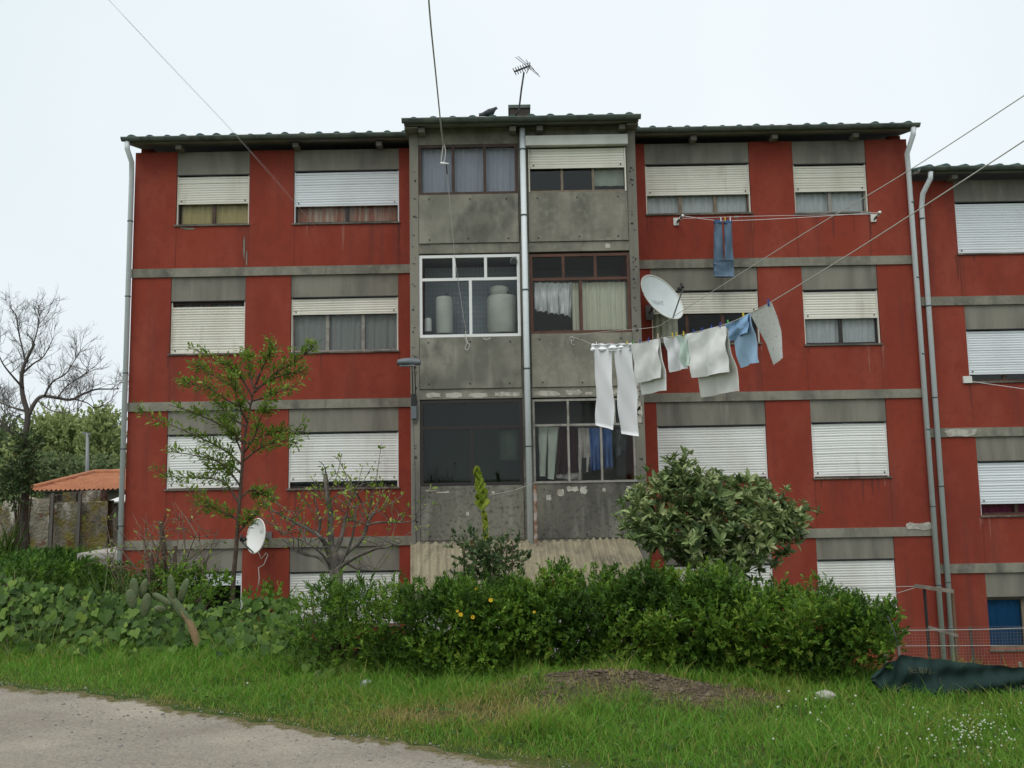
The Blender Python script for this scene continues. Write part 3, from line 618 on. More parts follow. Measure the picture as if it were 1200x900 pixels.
curtain(w3r, X(671, 360), X(679, 360), PTOP[(3, 'R')] + .02, Zm(700, 329), YM + .15, 'curtain_beige', 2, .03)
# flue hole in the white window
f_ = MB(); p = at(602, 306, YM); f_.tube([(p.x, YM + .04, p.z), (p.x, YM - .03, p.z)], .068, 16); f_.build('flue_collar', 'metal_mid', w3l, True)
f_ = MB(); f_.tube([(p.x, YM - .029, p.z), (p.x, YM - .034, p.z)], .055, 16); f_.build('flue_opening', 'metal_dark', w3l)

# roof: one slope, tiles running up it, gutters, soffit
def roof_part(root, x0, x1, ye, zref, xt0=None, yr=4.6, brackets=()):
    ze = roof_z(ye, zref); zr = roof_z(yr, zref)
    m_ = MB(); m_.add([(x0, ye, ze - .115), (x1, ye, ze - .115), (x1, yr, zr - .115), (x0, yr, zr - .115), (x0, ye, ze - .06), (x1, ye, ze - .06), (x1, yr, zr - .06), (x0, yr, zr - .06)],
                      [(0, 3, 2, 1), (4, 5, 6, 7), (0, 1, 5, 4), (1, 2, 6, 5), (2, 3, 7, 6), (3, 0, 4, 7)])
    rf = m_.build('roof', 'soffit', root)
    n_ = max(1, round((x1 - x0) / .36)); pt = (x1 - x0) / n_; T = MB(); nseg = 8
    P = []
    for yy in (ye - .07, yr):
        row = []
        for k in range(nseg + 1):
            a = math.pi * k / nseg; row.append((-pt * .30 * math.cos(a), yy, roof_z(yy, zref) - .055 + .115 * math.sin(a)))
        P.append(row)
    T.grid(P); T.f.append(tuple(range(nseg + 1)))
    tile0 = None
    for k in range(n_):
        xc = x0 + pt * (k + .5) + random.uniform(-.02, .02)
        if tile0 is None:
            tile0 = T.build('roof_tile', 'tile_mossy', rf); o = tile0
        else:
            o = tile0.copy(); col.objects.link(o)
        o.matrix_basis = Matrix.Translation((xc, random.uniform(-.02, .02), random.uniform(-.012, .012)))
    m_ = MB(); ys = ye - .13; P = []
    for k in range(7):
        a = math.pi * (.0 + k / 6); P.append([(x0 - .03, ye - .005 - .065 + .065 * math.cos(a), ze - .03 - .07 * math.sin(a)), (x1 + .03, ye - .005 - .065 + .065 * math.cos(a), ze - .03 - .07 * math.sin(a))])
    m_.grid(P); m_.box(x0 - .03, x1 + .03, ye - .139, ye - .128, ze - .045, ze - .022); m_.build('gutter', 'gutter_green', rf, False)
    for xb_ in brackets: MB().box(xb_ - .06, xb_ + .06, ye + .10, ye + .32, ze - .21, ze - .116).build('eave_bracket', 'soffit', rf)
    return rf
roof_part(bld, XL - .08, 6.03, -.35, 11.2, brackets=(1.1, 3.55, 5.3))
rfm = roof_part(bld, 6.03, 10.50, -1.85, 11.2, brackets=(6.35, 8.1, 8.62, 10.2))
roof_part(bld, 10.50, XR + .06, -.35, 11.2, brackets=(11.9, 13.6, 15.3))
MB().add([(XL - .1, 4.6, 12.2), (XR, 4.6, 12.2), (XR, 9.2, 11.1), (XL - .1, 9.2, 11.1), (XL - .1, 4.6, 12.3), (XR, 4.6, 12.3), (XR, 9.2, 11.2), (XL - .1, 9.2, 11.2)], [(0, 3, 2, 1), (4, 5, 6, 7), (0, 1, 5, 4), (1, 2, 6, 5), (2, 3, 7, 6), (3, 0, 4, 7)]).build('roof', 'tile_mossy', bld)
for xa, xb in ((6.03, 6.28), (10.28, 10.5)):
    MB().add([(xa, -1.8, 10.72), (xb, -1.8, 10.72), (xb, 0, 10.95), (xa, 0, 10.95), (xa, -1.8, 10.69), (xb, -1.8, 10.69), (xb, 0, 10.69), (xa, 0, 10.69)], [(0, 1, 2, 3), (4, 7, 6, 5), (0, 4, 5, 1), (1, 5, 6, 2), (2, 6, 7, 3), (3, 7, 4, 0)]).build('eave_cheek', 'soffit', bld)
a = at(595.5, 124, 1.0); b_ = at(621.5, 124, 1.0)
ch = MB().box(a.x + .03, b_.x - .03, 1.0, 1.5, 11.3, 12.30).build('chimney', 'brick_dark', rfm)
m_ = MB().box(a.x, b_.x, .97, 1.53, 12.301, 12.375); m_.build('chimney', 'gutter_green', rfm)

def downpipe(root, pts, r_=.052, joints=()):
    m_ = MB(); m_.tube(pts, r_, 12); o = m_.build('downpipe', 'pipe_grey', root, True)
    xx, yy = pts[-1][0], pts[-1][1]
    for z in joints: MB().tube([(xx, yy, z - .014), (xx, yy, z + .014)], r_ + .007, 12).build('pipe_clip', 'pipe_joint', o, True)
    return o
jt = [9.6, 8.0, 6.4, 4.85, 3.3, 1.75]
downpipe(bld, [(.10, -.40, 11.10), (.10, -.40, 10.95), (.13, -.24, 10.72), (.07, -.09, 10.45), (.07, -.09, .0)], .052, [z - .1 for z in jt])
downpipe(bld, [(8.285, YM - .12, 10.72), (8.285, YM - .12, Zm(622, 640))], .055, [10.3, 9.0, 7.55, 6.05, 4.6])
downpipe(bld, [(16.42, -.42, 11.10), (16.42, -.40, 10.95), (16.36, -.2, 10.62), (16.42, -.09, 10.3), (16.44, -.09, .2)], .052, jt)

# neighbouring block, a step lower
nbd = thing('apartment_building', (20, 0, -.8), 'lower red block with grey lintels adjoining at the right edge beyond the pair of downpipes', 'building')
NW = [((1119.5, 209, 1245, 235), (1120.6, 235, 1245, 296), 294, 3, 'frame_dark', None, 'shutter_cool', {}),
      ((1133.6, 357, 1262, 384.5), (1134, 384.5, 1262, 446), 436, 3, 'frame_brown', None, 'shutter_cool', {}),
      ((1146, 511, 1277, 539), (1147.5, 539, 1277, 603), 588, 3, 'frame_brown', 'curtain_plum', 'shutter_cool', {}),
      ((1156.7, 670, 1290, 698.5), (1158.6, 698.5, 1290, 760), None, 3, 'frame_tan', 'curtain_blue', 'shutter_cool', {})]
NX0, NX1 = 16.52, 24.0
wing(nbd, NW, NX0, NX1, (7.51, 4.78, 2.05), 10.10, -1.6)
MB().box(NX0, NX0 + .2, .261, 8.7, -1.6, 10.2).build('wall', 'red_render', nbd); MB().box(NX1 - .2, NX1, .261, 8.7, -1.6, 10.2).build('wall', 'red_render', nbd)
MB().box(NX0, NX1, 8.71, 8.9, -1.6, 10.2).build('wall', 'red_render', nbd); MB().box(NX0 + .21, NX1 - .21, 2.2, 2.3, -1.6, 10.1).build('partition', 'room_grey', nbd)
roof_part(nbd, NX0 - .0, NX1 + .1, -.35, 10.26, brackets=(17.3, 19.2, 21.2))
downpipe(nbd, [(16.72, -.40, 10.15), (16.72, -.38, 10.02), (16.63, -.2, 9.75), (16.64, -.09, 9.5), (16.63, -.09, -.3)], .052, [9.25, 7.4, 5.5, 3.7, 1.8, .9])

# ------------------------------------------------------------------ lean-to shed with corrugated roof
shed = thing('lean_to_shed', (8.3, -2.8, 0), 'low lean-to shed with beige corrugated roof against the grey balconies', 'shed')
YT, YBt = YM - .04, -3.95
ztop = at(612, 634, YT).z; zbot = at(620, 690, YBt).z
edges_t = [at(x, 634, YT).x for x in (481, 550, 619, 688, 742)]; edges_b = [at(x, 690, YBt).x for x in (481, 552, 626, 700, 769)]
for k in range(4):
    P = []; nu = 56
    for j in range(5):
        f_ = j / 4; yy = YT + (YBt - YT) * f_; zz = ztop + (zbot - ztop) * f_
        row = []
        for i in range(nu + 1):
            u = i / nu; xx = (edges_t[k] * (1 - f_) + edges_b[k] * f_) * (1 - u) + (edges_t[k + 1] * (1 - f_) + edges_b[k + 1] * f_) * u
            row.append((xx, yy, zz + .024 * math.cos(u * 7 * 6.283) + .012 * (k % 2) + .01 * math.sin(k * 3 + f_ * 2)))
        P.append(row)
    o = MB().grid(P); n0 = len(o.v); o.grid([[(p[0], p[1], p[2] - .012) for p in r_] for r_ in P][::-1]); o.build('corrugated_sheet', 'corrugated', shed, True)
for x_ in (6.3, 8.3, 10.3): MB().box(x_ - .04, x_ + .04, -3.75, -3.67, -.1, zbot + .02).build('post', 'wood_old', shed)
for k, (xa, xb) in enumerate(((6.35, 8.25), (8.35, 10.25))): MB().box(xa, xb, -3.74, -3.70, -.1, zbot - .35).build('wall_sheet', 'white_dull', shed)

# rusty post standing by the downpipe
p0 = at(629, 700, -2.6); p1 = at(627, 568, -1.9)
m_ = MB().tube([(p0.x, -1.9, 0.0), (p1.x, -1.9, p1.z)], .034, 8)
pole = m_.build('metal_post', 'rust', None, True); one(pole, 'thin rusty metal post beside the middle downpipe above the corrugated roof', 'post')
a, b_ = at(627, 566, -1.93), at(575, 580, -1.62)
m_ = MB().tube([a, (a + b_) / 2 + Vector((0, 0, -.03)), b_], .006, 5); one(m_.build('cable', 'wire_grey'), 'thin pale cable slanting from the rusty post across the dark lower window', 'cable')

# ------------------------------------------------------------------ satellite dishes
def dish(name, c, n, rad, label, depth=.16, arm_dir=None, mt_='dish_grey', wall=None):
    c = Vector(c); n = Vector(n).normalized(); th = thing(name, (c.x, c.y, c.z - rad), label, 'satellite dish')
    upv = Vector((0, 0, 1)); u = n.cross(upv).normalized(); v = u.cross(n).normalized()
    NR, NA = 7, 40; P = []
    for i in range(NR + 1):
        r_ = rad * i / NR; P.append([c + u * (r_ * .94 * math.cos(a)) + v * (r_ * math.sin(a)) - n * (depth * (1 - (i / NR) ** 2)) for a in [6.28318 * k / NA for k in range(NA + 1)]])
    m_ = MB(); m_.grid(P); m_.grid([[p - n * .012 for p in r_] for r_ in P][::-1]); m_.build('reflector', mt_, th, True)
    m_ = MB(); m_.tube([c + u * (rad * .94 * math.cos(a)) + v * (rad * math.sin(a)) for a in [6.28318 * k / NA for k in range(NA + 1)]], .014, 6); m_.build('rim', 'dish_rim', th, True)
    foot = c - v * rad * .98; tip = c + n * rad * .95 - v * rad * .35
    MB().bar(foot, tip, .026, .026).build('arm', 'metal_mid', th)
    l_ = MB().tube([tip - n * .03 + v * .0, tip - n * .10 + v * .05], [.03, .045], 10); l_.tube([tip, tip + v * .11], .026, 8); l_.build('receiver', 'metal_dark', th, True)
    back = c - n * depth
    if wall is not None:
        m_ = MB().tube([back, back - n * .08, (back.x - n.x * .1, wall - .02, back.z - .1)], .024, 8); m_.build('bracket', 'metal_mid', th, True)
        MB().box(back.x - n.x * .1 - .08, back.x - n.x * .1 + .08, wall - .025, wall - .003, back.z - .25, back.z + .06).build('mounting_plate', 'metal_mid', th)
    return th, u, v, n, c
def dish_text(th, txt, c, u, v, n, off, size, mtn, depth):
    cu = bpy.data.curves.new('print', 'FONT'); cu.body = txt; cu.size = size; cu.align_x = 'CENTER'; cu.extrude = .0005
    tmp = bpy.data.objects.new('print', cu); col.objects.link(tmp); dg = bpy.context.evaluated_depsgraph_get(); me = bpy.data.meshes.new_from_object(tmp.evaluated_get(dg))
    bpy.data.objects.remove(tmp); me.materials.clear(); me.materials.append(MATS[mtn])
    for vt in me.vertices:
        x_, y_ = vt.co.x + off[0], vt.co.y + off[1]
        vt.co = c - u * x_ + v * y_ - n * (depth * (1 - (x_ * x_ + y_ * y_) / (off[2] ** 2)) - .006)
    return link(bpy.data.objects.new('print', me), th)
big = dish('satellite_dish', at(776, 348, -.75), (.53, -.70, .47), .55, 'large pale satellite dish with long arm beside the middle bay above the washing line', wall=0.0)
sm_ = dish('satellite_dish', at(300, 628, -.45), (-.66, -.73, .14), .335, 'small white satellite dish low on the left wing behind the young tree', depth=.07, mt_='white_plastic', wall=0.0)
dish_text(big[0], 'VSAT', big[4], big[1], big[2], big[3], (0, -.08, .55), .15, 'dish_print', .16)
dish_text(sm_[0], 'TVS', sm_[4], sm_[1], sm_[2], sm_[3], (-.08, .20, .34), .07, 'dish_print_dark', .07)
dish_text(sm_[0], 'SAT', sm_[4], sm_[1], sm_[2], sm_[3], (.10, .06, .34), .09, 'dish_print', .07)
cb = [at(*p, -.1) for p in ((303, 647), (306, 655), (312, 648), (314, 650), (309, 662), (303, 665), (304, 678), (302, 690))]
MB().tube(cb, .009, 5).build('cable', 'white_dull', sm_[0], True)

# ------------------------------------------------------------------ street lamp on the pilaster, aerial, birds
lamp = thing('wall_lamp', at(487, 480, YM - .06), 'grey street lamp head on a bracket between the red wall and left pilaster', 'lamp')
a = at(466, 425, YM - .35); b_ = at(493, 425.5, YM - .35); P = []
for i in range(9):
    f_ = i / 8; x_ = a.x + (b_.x - a.x) * f_; hw = .05 + .05 * math.sin(min(1, f_ * 1.25 + .15) * 3.0) ; top = .03 + .055 * math.sin(min(3.1, .5 + f_ * 2.4))
    P.append([(x_, a.y + math.cos(t_) * hw, a.z + (math.sin(t_) * top if math.sin(t_) > 0 else math.sin(t_) * .055)) for t_ in [6.28318 * k / 14 for k in range(15)]])
m_ = MB(); m_.grid(P); m_.f.append(tuple(range(14))); n0 = 8 * 15; m_.f.append(tuple(n0 + k for k in range(14))[::-1]); m_.build('lamp_head', 'lamp_grey', lamp, True)
m_ = MB().box(a.x + .04, b_.x - .10, a.y - .055, a.y + .055, a.z - .075, a.z - .05); m_.build('lens', 'metal_mid', lamp)
q = at(484, 432, YM - .35); q2 = at(485, 462, YM - .06)
for dx in (-.02, .03): MB().tube([(q.x + dx, q.y, q.z + .03), (q.x + dx, q.y + .05, q.z - .1), (q2.x + dx, YM - .05, q2.z)], .010, 6).build('bracket_rod', 'metal_dark', lamp)
MB().box(q2.x - .05, q2.x + .045, YM - .10, YM - .021, q2.z - .22, q2.z).build('clamp', 'metal_dark', lamp)
MB().box(q2.x - .045, q2.x + .05, YM - .11, YM - .021, q2.z - .46, q2.z - .225).build('control_box', 'lamp_grey', lamp)
MB().tube([at(488, 468, YM - .03), at(490, 474, YM - .05), at(490, 490, YM - .03), at(487, 497, YM - .03), at(484, 494, YM - .03), at(486, 560, YM - .03), at(488, 640, YM - .03)], .007, 5).build('cable', 'metal_mid', lamp, True)

ae = thing('tv_aerial', at(606, 133, .6), 'thin television aerial on a leaning mast beside the roof chimney', 'aerial')
YA = .7
MB().tube([at(604, 136, YA), at(608, 130, YA), at(611, 105, YA), at(614, 85, YA)], .020, 8).build('mast', 'metal_dark', ae, True)
a, b_ = at(603, 84, YA - .3), at(621, 77, YA + .25)
MB().bar(a, b_, .030, .030).build('boom', 'metal_dark', ae)
dv = (b_ - a)
for k in range(7):
    c = a + dv * (k / 6.5); s_ = Vector((dv.z, 0, -dv.x)).normalized()
    MB().bar(c - Vector((.0, .09, 0)) - s_ * .05, c + Vector((.0, .09, 0)) + s_ * .05, .014, .014).build('director', 'metal_dark', ae)
for (pa, pb) in (((604, 67), (633, 90)), ((607, 66), (631, 87)), ((616, 70), (626, 82))): MB().tube([at(*pa, YA + .1), at(*pb, YA + .1)], .008, 5).build('dipole', 'metal_mid', ae)
MB().tube([at(621, 73, YA + .25), at(620.5, 79, YA + .25), at(617, 86, YA + .25)], .010, 5).build('reflector_rod', 'metal_dark', ae)

def pigeon(px, py, Y, s_, flip, label):
    p = at(px, py, Y); m_ = MB(); prof = [(-.20, .035, .012, .03), (-.13, .045, .03, .035), (-.08, .06, .05, .05), (-.02, .075, .065, .07), (.05, .09, .066, .072), (.09, .115, .055, .06), (.11, .14, .036, .04), (.125, .16, .032, .036), (.142, .162, .024, .026), (.152, .157, .008, .008), (.168, .152, .003, .003)]
    P = [[(p.x + flip * x_ * s_, p.y + math.cos(t_) * ry * s_, p.z + (zc + math.sin(t_) * rz) * s_) for t_ in [6.28318 * k / 10 for k in range(11)]] for x_, zc, ry, rz in prof]
    m_.grid(P)
    for dy in (-.025, .025): m_.tube([(p.x + flip * .02 * s_, p.y + dy * s_, p.z + .04 * s_), (p.x + flip * .02 * s_, p.y + dy * s_, p.z - .02 * s_)], .006 * s_, 5)
    one(m_.build('pigeon', 'bird', None, True), label, 'bird', None)
pigeon(573.5, 136.5, -1.85, 1.0, 1, 'dark pigeon perched on the roof edge left of the chimney')

# ------------------------------------------------------------------ ropes and washing lines
LINE1 = [(672, 395), (684, 399), (698, 404), (740, 403), (776, 396), (805, 391.5), (850, 380), (879, 367), (905, 353), (940, 332), (1000, 295), (1070, 250), (1200, 165), (1340, 72)]
LINE2 = [(672, 393), (705, 389), (740, 386), (769, 383), (782, 376), (800, 364), (850, 332), (940, 275), (1060, 203), (1200, 112), (1340, 18)]
def plan_line(A, E):
    """for a pixel, the point above the straight ground track A-E that is seen there"""
    def f(px, py):
        d = ray(px, py); ax, ay = A.x - CAM.x, A.y - CAM.y; ex, ey = E.x - A.x, E.y - A.y
        # CAM + s d = A + t e  in plan
        det = d.x * (-ey) + ex * d.y; s_ = (ax * (-ey) + ex * ay) / det
        return CAM + d * s_
    return f
A1 = at(672, 395, YM - .06); E1 = at(1340, 72, -13.3); on1 = plan_line(A1, E1)
A2 = at(672, 393, YM - .06); E2 = at(1340, 18, -13.2); on2 = plan_line(A2, E2)
def smooth(pts, n=6):
    out_ = []
    for i in range(len(pts) - 1):
        p0_, p1_, p2_, p3_ = pts[max(i - 1, 0)], pts[i], pts[i + 1], pts[min(i + 2, len(pts) - 1)]
        for k in range(n):
            t_ = k / n; out_.append(.5 * ((2 * p1_) + (-p0_ + p2_) * t_ + (2 * p0_ - 5 * p1_ + 4 * p2_ - p3_) * t_ * t_ + (-p0_ + 3 * p1_ - 3 * p2_ + p3_) * t_ ** 3))
    return out_ + [pts[-1]]
l1 = [on1(*p) for p in LINE1]; l2 = [on2(*p) for p in LINE2]
def rad_far(pts, k): return [max(.0016, k * (p - CAM).dot(fwd)) for p in pts]
s1 = smooth(l1); s2 = smooth(l2)
o = MB().tube(s1, .0042, 6).build('washing_line', 'rope', None, True); one(o, 'sloping washing line carrying the white trousers and towels across the facade', 'rope')
o = MB().tube(s2, .0036, 6).build('washing_line', 'rope', None, True); one(o, 'upper empty washing line passing behind the big dish to the upper right', 'rope')
# post out of frame that holds both lines
ln = thing('clothes_post', (E1.x, E1.y, Z0), 'tall timber post holding the far ends of both washing lines', 'post')
MB().tube([(E1.x + .03, E1.y, Z0 - .2), (E1.x + .03, E1.y, E2.z + .25)], .05, 10).build('post', 'wood_old', ln); MB().bar((E1.x - .2, E1.y, E2.z + .05), (E1.x + .3, E1.y + .1, E2.z + .05), .05, .05).build('crosspiece', 'wood_old', ln)
def knot(pts, label, r_=.006):
    one(MB().tube(smooth([Vector(p) for p in pts], 5), r_, 6).build('rope_knot', 'rope', None, True), label, 'rope')
knot([at(x, y, YM - .06) for x, y in ((672, 394), (668.5, 395), (668, 398), (670, 400), (672.5, 398), (671, 395), (669.5, 401), (671, 404), (673, 404))], 'white rope knot on the grey panel at the washing line end')
R3 = [(500, -40), (504, 20), (511, 90), (517, 150), (519.5, 170)]
a3 = at(519.5, 170, -2.0); e3 = at(497, -70, -7.5); on3 = plan_line(a3, e3)
pts = smooth([on3(*p) for p in R3]); hang = thing('hanging_rope', at(547, 410, YM - .1), 'long pale rope dropping past the top balcony window to the white framed window', 'rope')
MB().tube(pts, .012, 6).build('rope', 'rope', hang, True)
MB().tube(smooth([at(x, y, -2.0) for x, y in ((519.5, 168), (522, 176), (521, 188), (517, 190), (518.5, 177), (519.5, 170))], 5), .010, 6).build('loop', 'rope', hang, True)
MB().tube([at(516, 191, -2.0), at(520, 191.5, -2.0), at(526, 192, -2.0)], [.018, .02, .012], 6).build('knot', 'cloth_white', hang, True)
MB().tube([at(523, 192, -2.0), at(524, 204, -1.95)], .012, 6).build('weight', 'metal_dark', hang, True)
MB().tube(smooth([at(x, y, Y) for x, y, Y in ((523, 200, -1.95), (527, 235, -1.85), (533, 300, -1.7), (540, 350, -1.62), (546, 388, YM - .08))]), .0055, 5).build('thin_line', 'wire_grey', hang, True)
MB().tube(smooth([at(x, y, YM - .08) for x, y in ((546, 388), (545, 396), (548, 400), (545, 408), (548, 410), (550, 404), (546, 400), (548, 394))], 5), .008, 6).build('knot', 'rope', hang, True)
MB().tube(smooth([at(x, y, YM - .08) for x, y in ((566, 396), (570, 398), (575, 396))], 5), .008, 6).build('knot', 'rope', hang, True)
a4 = at(371, 267, -.02); e4 = at(60, -75, -10.5); on4 = plan_line(a4, e4)
o = MB().tube(smooth([a4] + [on4(*p) for p in ((330, 220), (270, 152), (200, 78), (125, -3), (60, -75))]), .0017, 5).build('washing_line', 'wire', None, True); one(o, 'thin line from the upper left wing to the sky, ending lower on the wall', 'rope')
a5 = at(345, 236, .0); e5 = at(56, -78, -10.4); on5 = plan_line(a5, e5)
o = MB().tube(smooth([a5] + [on5(*p) for p in ((325, 212), (268, 148.5), (198, 74.5), (122, -6), (56, -78))]), .0017, 5).build('washing_line', 'wire', None, True); one(o, 'thin line from the upper left wing to the sky, ending at the window', 'rope')

# ------------------------------------------------------------------ laundry
def lerp(a, b, t_): return a + (b - a) * t_
def cloth(mb, TL, TR, BR, BL, nu=26, nv=28, amp=.02, folds=3, ph=0.0, off=0.0, hem=.009, crease=1.0, thick=.006):
    nrm = (TR - TL).cross(BL - TL).normalized()
    if nrm.y > 0: nrm = -nrm
    P = []
    for j in range(nv + 1):
        v_ = j / nv; row = []
        for i in range(nu + 1):
            u_ = i / nu; p = lerp(lerp(TL, TR, u_), lerp(BL, BR, u_), v_)
            wv = 1.5 * amp * (.2 + v_) * math.sin(u_ * folds * 6.283 + ph + .9 * v_) + .5 * amp * math.sin(v_ * 9 + u_ * 4 + ph) + amp * .7 * crease * math.sin(u_ * folds * 11 + v_ * 5 + ph * 2) * v_ + off * min(1, .35 + v_)
            wv += .016 * (float(fnoise(u_ * 7 + ph * 3, v_ * 4 + u_ * 3, 77)) - .5) + .007 * abs(math.sin(u_ * 9 + v_ * 3 + 3 * float(vnoise(u_ * 4, v_ * 4 + ph, 78)))) 
            sag = -.02 * math.sin(u_ * math.pi * max(1, folds)) ** 2 * (1 - v_) * .8
            p = p + nrm * wv + Vector((0, 0, sag)) + (lerp(BL, BR, u_) - lerp(TL, TR, u_)).normalized() * hem * math.sin(u_ * 5 + ph) * v_
            row.append(p)
        P.append(row)
    mb.grid(P); mb.grid([[p - nrm * thick for p in r_] for r_ in P][::-1])
    for line in (P[0], P[-1], [r_[0] for r_ in P], [r_[-1] for r_ in P]): mb.grid([line, [p - nrm * thick for p in line]])
    return mb
def flat_tube(mb, TL, TR, BR, BL, thick=.03, nv=22, ph=0.0, wob=.016):
    nrm = (TR - TL).cross(BL - TL).normalized(); P = []; K = 14
    for j in range(nv + 1):
        v_ = j / nv; L_, R_ = lerp(TL, BL, v_), lerp(TR, BR, v_); c = (L_ + R_) / 2; h_ = (R_ - L_) / 2; row = []
        for k in range(K + 1):
            a = 6.28318 * k / K; ca, sa = math.cos(a), math.sin(a)
            row.append(c + h_ * (abs(ca) ** .7 * (1 if ca > 0 else -1)) + nrm * (thick * sa * (.8 + .4 * math.sin(v_ * 4 + ph))) + nrm * wob * (math.sin(v_ * 6 + ph + ca * 2.3) + .5 * math.sin(v_ * 13 - ca * 4 + ph * 2)) + h_ * (.018 * math.sin(v_ * 11 + ph)))
        P.append(row)
    mb.grid(P); n0 = len(mb.v); mb.f.append(tuple(n0 - 1 - k for k in range(K))); b0 = n0 - (nv + 1) * (K + 1); mb.f.append(tuple(b0 + k for k in range(K)))
    return mb
def q4(fn, *px): return [fn(*p) for p in px]
def same_depth(px_top, px_bot):
    t_ = on1(*px_top); return at(px_bot[0], px_bot[1], t_.y)
G = 'laundry on the sloping line'
tr = thing('trousers', on1(718, 405), 'white trousers hanging from the sloping washing line before the right pilaster', 'trousers', G)
t0, t1, t2, t3 = on1(696, 404), on1(717, 404.5), on1(718.5, 404.5), on1(740, 403)
flat_tube(MB(), t0, t1, same_depth((717, 404), (719, 504)), same_depth((696, 404), (699, 498)), .035, ph=1).build('leg', 'cloth_white', tr, True)
flat_tube(MB(), t2, t3, same_depth((740, 403), (749, 511)), same_depth((718, 404), (728, 508)), .035, ph=2.4).build('leg', 'cloth_white', tr, True)
cloth(MB(), on1(695, 402.5), on1(741, 401.5), same_depth((740, 403), (741, 411)), same_depth((696, 404), (696, 411)), amp=.02, folds=4, off=.03).build('waistband', 'cloth_white', tr, True)
def towel(name, label, cat, mtn, TL, TR, BR, BL, back=None, folds=2.0, amp=.016, ph=0.0, off=.012, bmt=None):
    P_ = [on1(*TL), on1(*TR), same_depth(TR, BR), same_depth(TL, BL)]
    if back is None: return one(cloth(MB(), *P_, folds=folds, amp=amp, ph=ph).build(name, mtn, None, True), label, cat, G)
    th = thing(name, P_[0], label, cat, G)
    cloth(MB(), *P_, folds=folds, amp=amp, ph=ph, off=off).build('front_fold', mtn, th, True)
    cloth(MB(), P_[0], P_[1], same_depth(TR, back[0]), same_depth(TL, back[1]), folds=folds, amp=amp, ph=ph + .5, off=-off - .02).build('back_fold', bmt or mtn, th, True)
    return th
towel('towel', 'white towel folded over the line next to the white trousers', 'towel', 'cloth_white_warm', (741, 403), (772, 397), (776.5, 443), (748, 448), ((780, 458), (752, 462)), 1.2, .014, .4)
towel('tea_towel', 'small white tea towel between the two folded white towels', 'towel', 'cloth_white', (778.5, 395.5), (794, 393.5), (806, 432), (788, 435), None, 1.3, .02, 1.0)
towel('tea_towel', 'pale mint green cloth hanging beside the small white tea towel', 'towel', 'cloth_mint', (794.5, 393.4), (806, 391.3), (811, 428), (801, 429), None, 1.0, .02, 2.0)
towel('bath_towel', 'largest white towel, folded over the line left of the blue cloth', 'towel', 'cloth_white_warm', (806.5, 391.2), (850, 380), (852, 437), (814, 442), ((860, 460), (822, 465)), 1.6, .02, .2, .014, 'cloth_off')
towel('pillowcase', 'pale blue pillowcase with folded top hanging between white towel and printed cloth', 'pillowcase', 'cloth_blue', (852, 379.4), (878, 367.5), (880, 388), (860, 397), ((886, 425), (865, 431)), 1.1, .014, 1.4, .02, 'cloth_blue_pale')
# printed cloth: tapers towards its lower end
p_ = [on1(879, 367), on1(904, 353.5)]; m_ = MB(); Yc = (p_[0].y + p_[1].y) / 2
rows = [((879, 367), (904, 353.5)), ((885, 379), (911, 371)), ((892, 392), (916, 388)), ((898, 404), (917, 400)), ((902, 416), (917.5, 411)), ((906.5, 428), (918, 419))]
P = []
for j, (l_, r_) in enumerate(rows):
    L_ = on1(*rows[0][0]); R_ = on1(*rows[0][1]); a, b_ = at(*l_, L_.y), at(*r_, R_.y)
    P.append([lerp(a, b_, i / 10) + Vector((0, -.025 * math.sin(i * .9 + j * .6) * (j / 5 + .1), 0)) for i in range(11)])
m_.grid(P); m_.grid([[p + Vector((0, .006, 0)) for p in r_] for r_ in P][::-1]); one(m_.build('printed_cloth', 'cloth_print', None, True), 'white cloth with grey print, last item towards the upper right', 'cloth', G)
pegs = [((699, 403), 'white', 'white trousers'), ((717, 403.5), 'red', 'white trousers'), ((735, 402.5), 'yellow', 'white trousers'), ((742, 402), 'green', 'folded white towel'), ((750, 400.5), 'blue', 'folded white towel'), ((760, 398.5), 'blue', 'folded white towel'),
        ((771, 394), 'beige', 'folded white towel'), ((788, 393), 'yellow', 'small tea towel'), ((793, 392.5), 'yellow', 'small tea towel'), ((801, 391.5), 'yellow', 'mint green cloth'), ((813, 389.5), 'blue', 'largest white towel'), ((823, 387.5), 'blue', 'largest white towel'), ((834, 384.5), 'blue', 'largest white towel'), ((844, 381.5), 'blue', 'largest white towel'), ((853, 378.5), 'green', 'blue pillowcase'), ((871, 370), 'yellow', 'blue pillowcase'), ((900.5, 355), 'blue', 'printed cloth')]
_seen = {}
_ord = ['first', 'second', 'third', 'fourth']
for (p, c, it) in pegs:
    tot = sum(1 for q_ in pegs if q_[1:] == (c, it)); k_ = _seen.get((c, it), 0); _seen[(c, it)] = k_ + 1
    wd_ = f'{_ord[k_]} {c} clothes peg from the left on the {it}' if tot > 1 else f'{c} clothes peg holding the {it} on the line'
    q = on1(*p); m_ = MB(); s_ = (q - CAM).dot(fwd) / 10
    for sg in (-1, 1): m_.bar(q + Vector((0, sg * .006, -.035)), q + Vector((0, sg * .013, .035)), .011, .008)
    m_.bar(q + Vector((-.008, 0, .008)), q + Vector((.008, 0, .008)), .012, .02)
    one(m_.build('clothes_peg', 'peg_' + c), wd_, 'peg', 'clothes pegs on the sloping line')

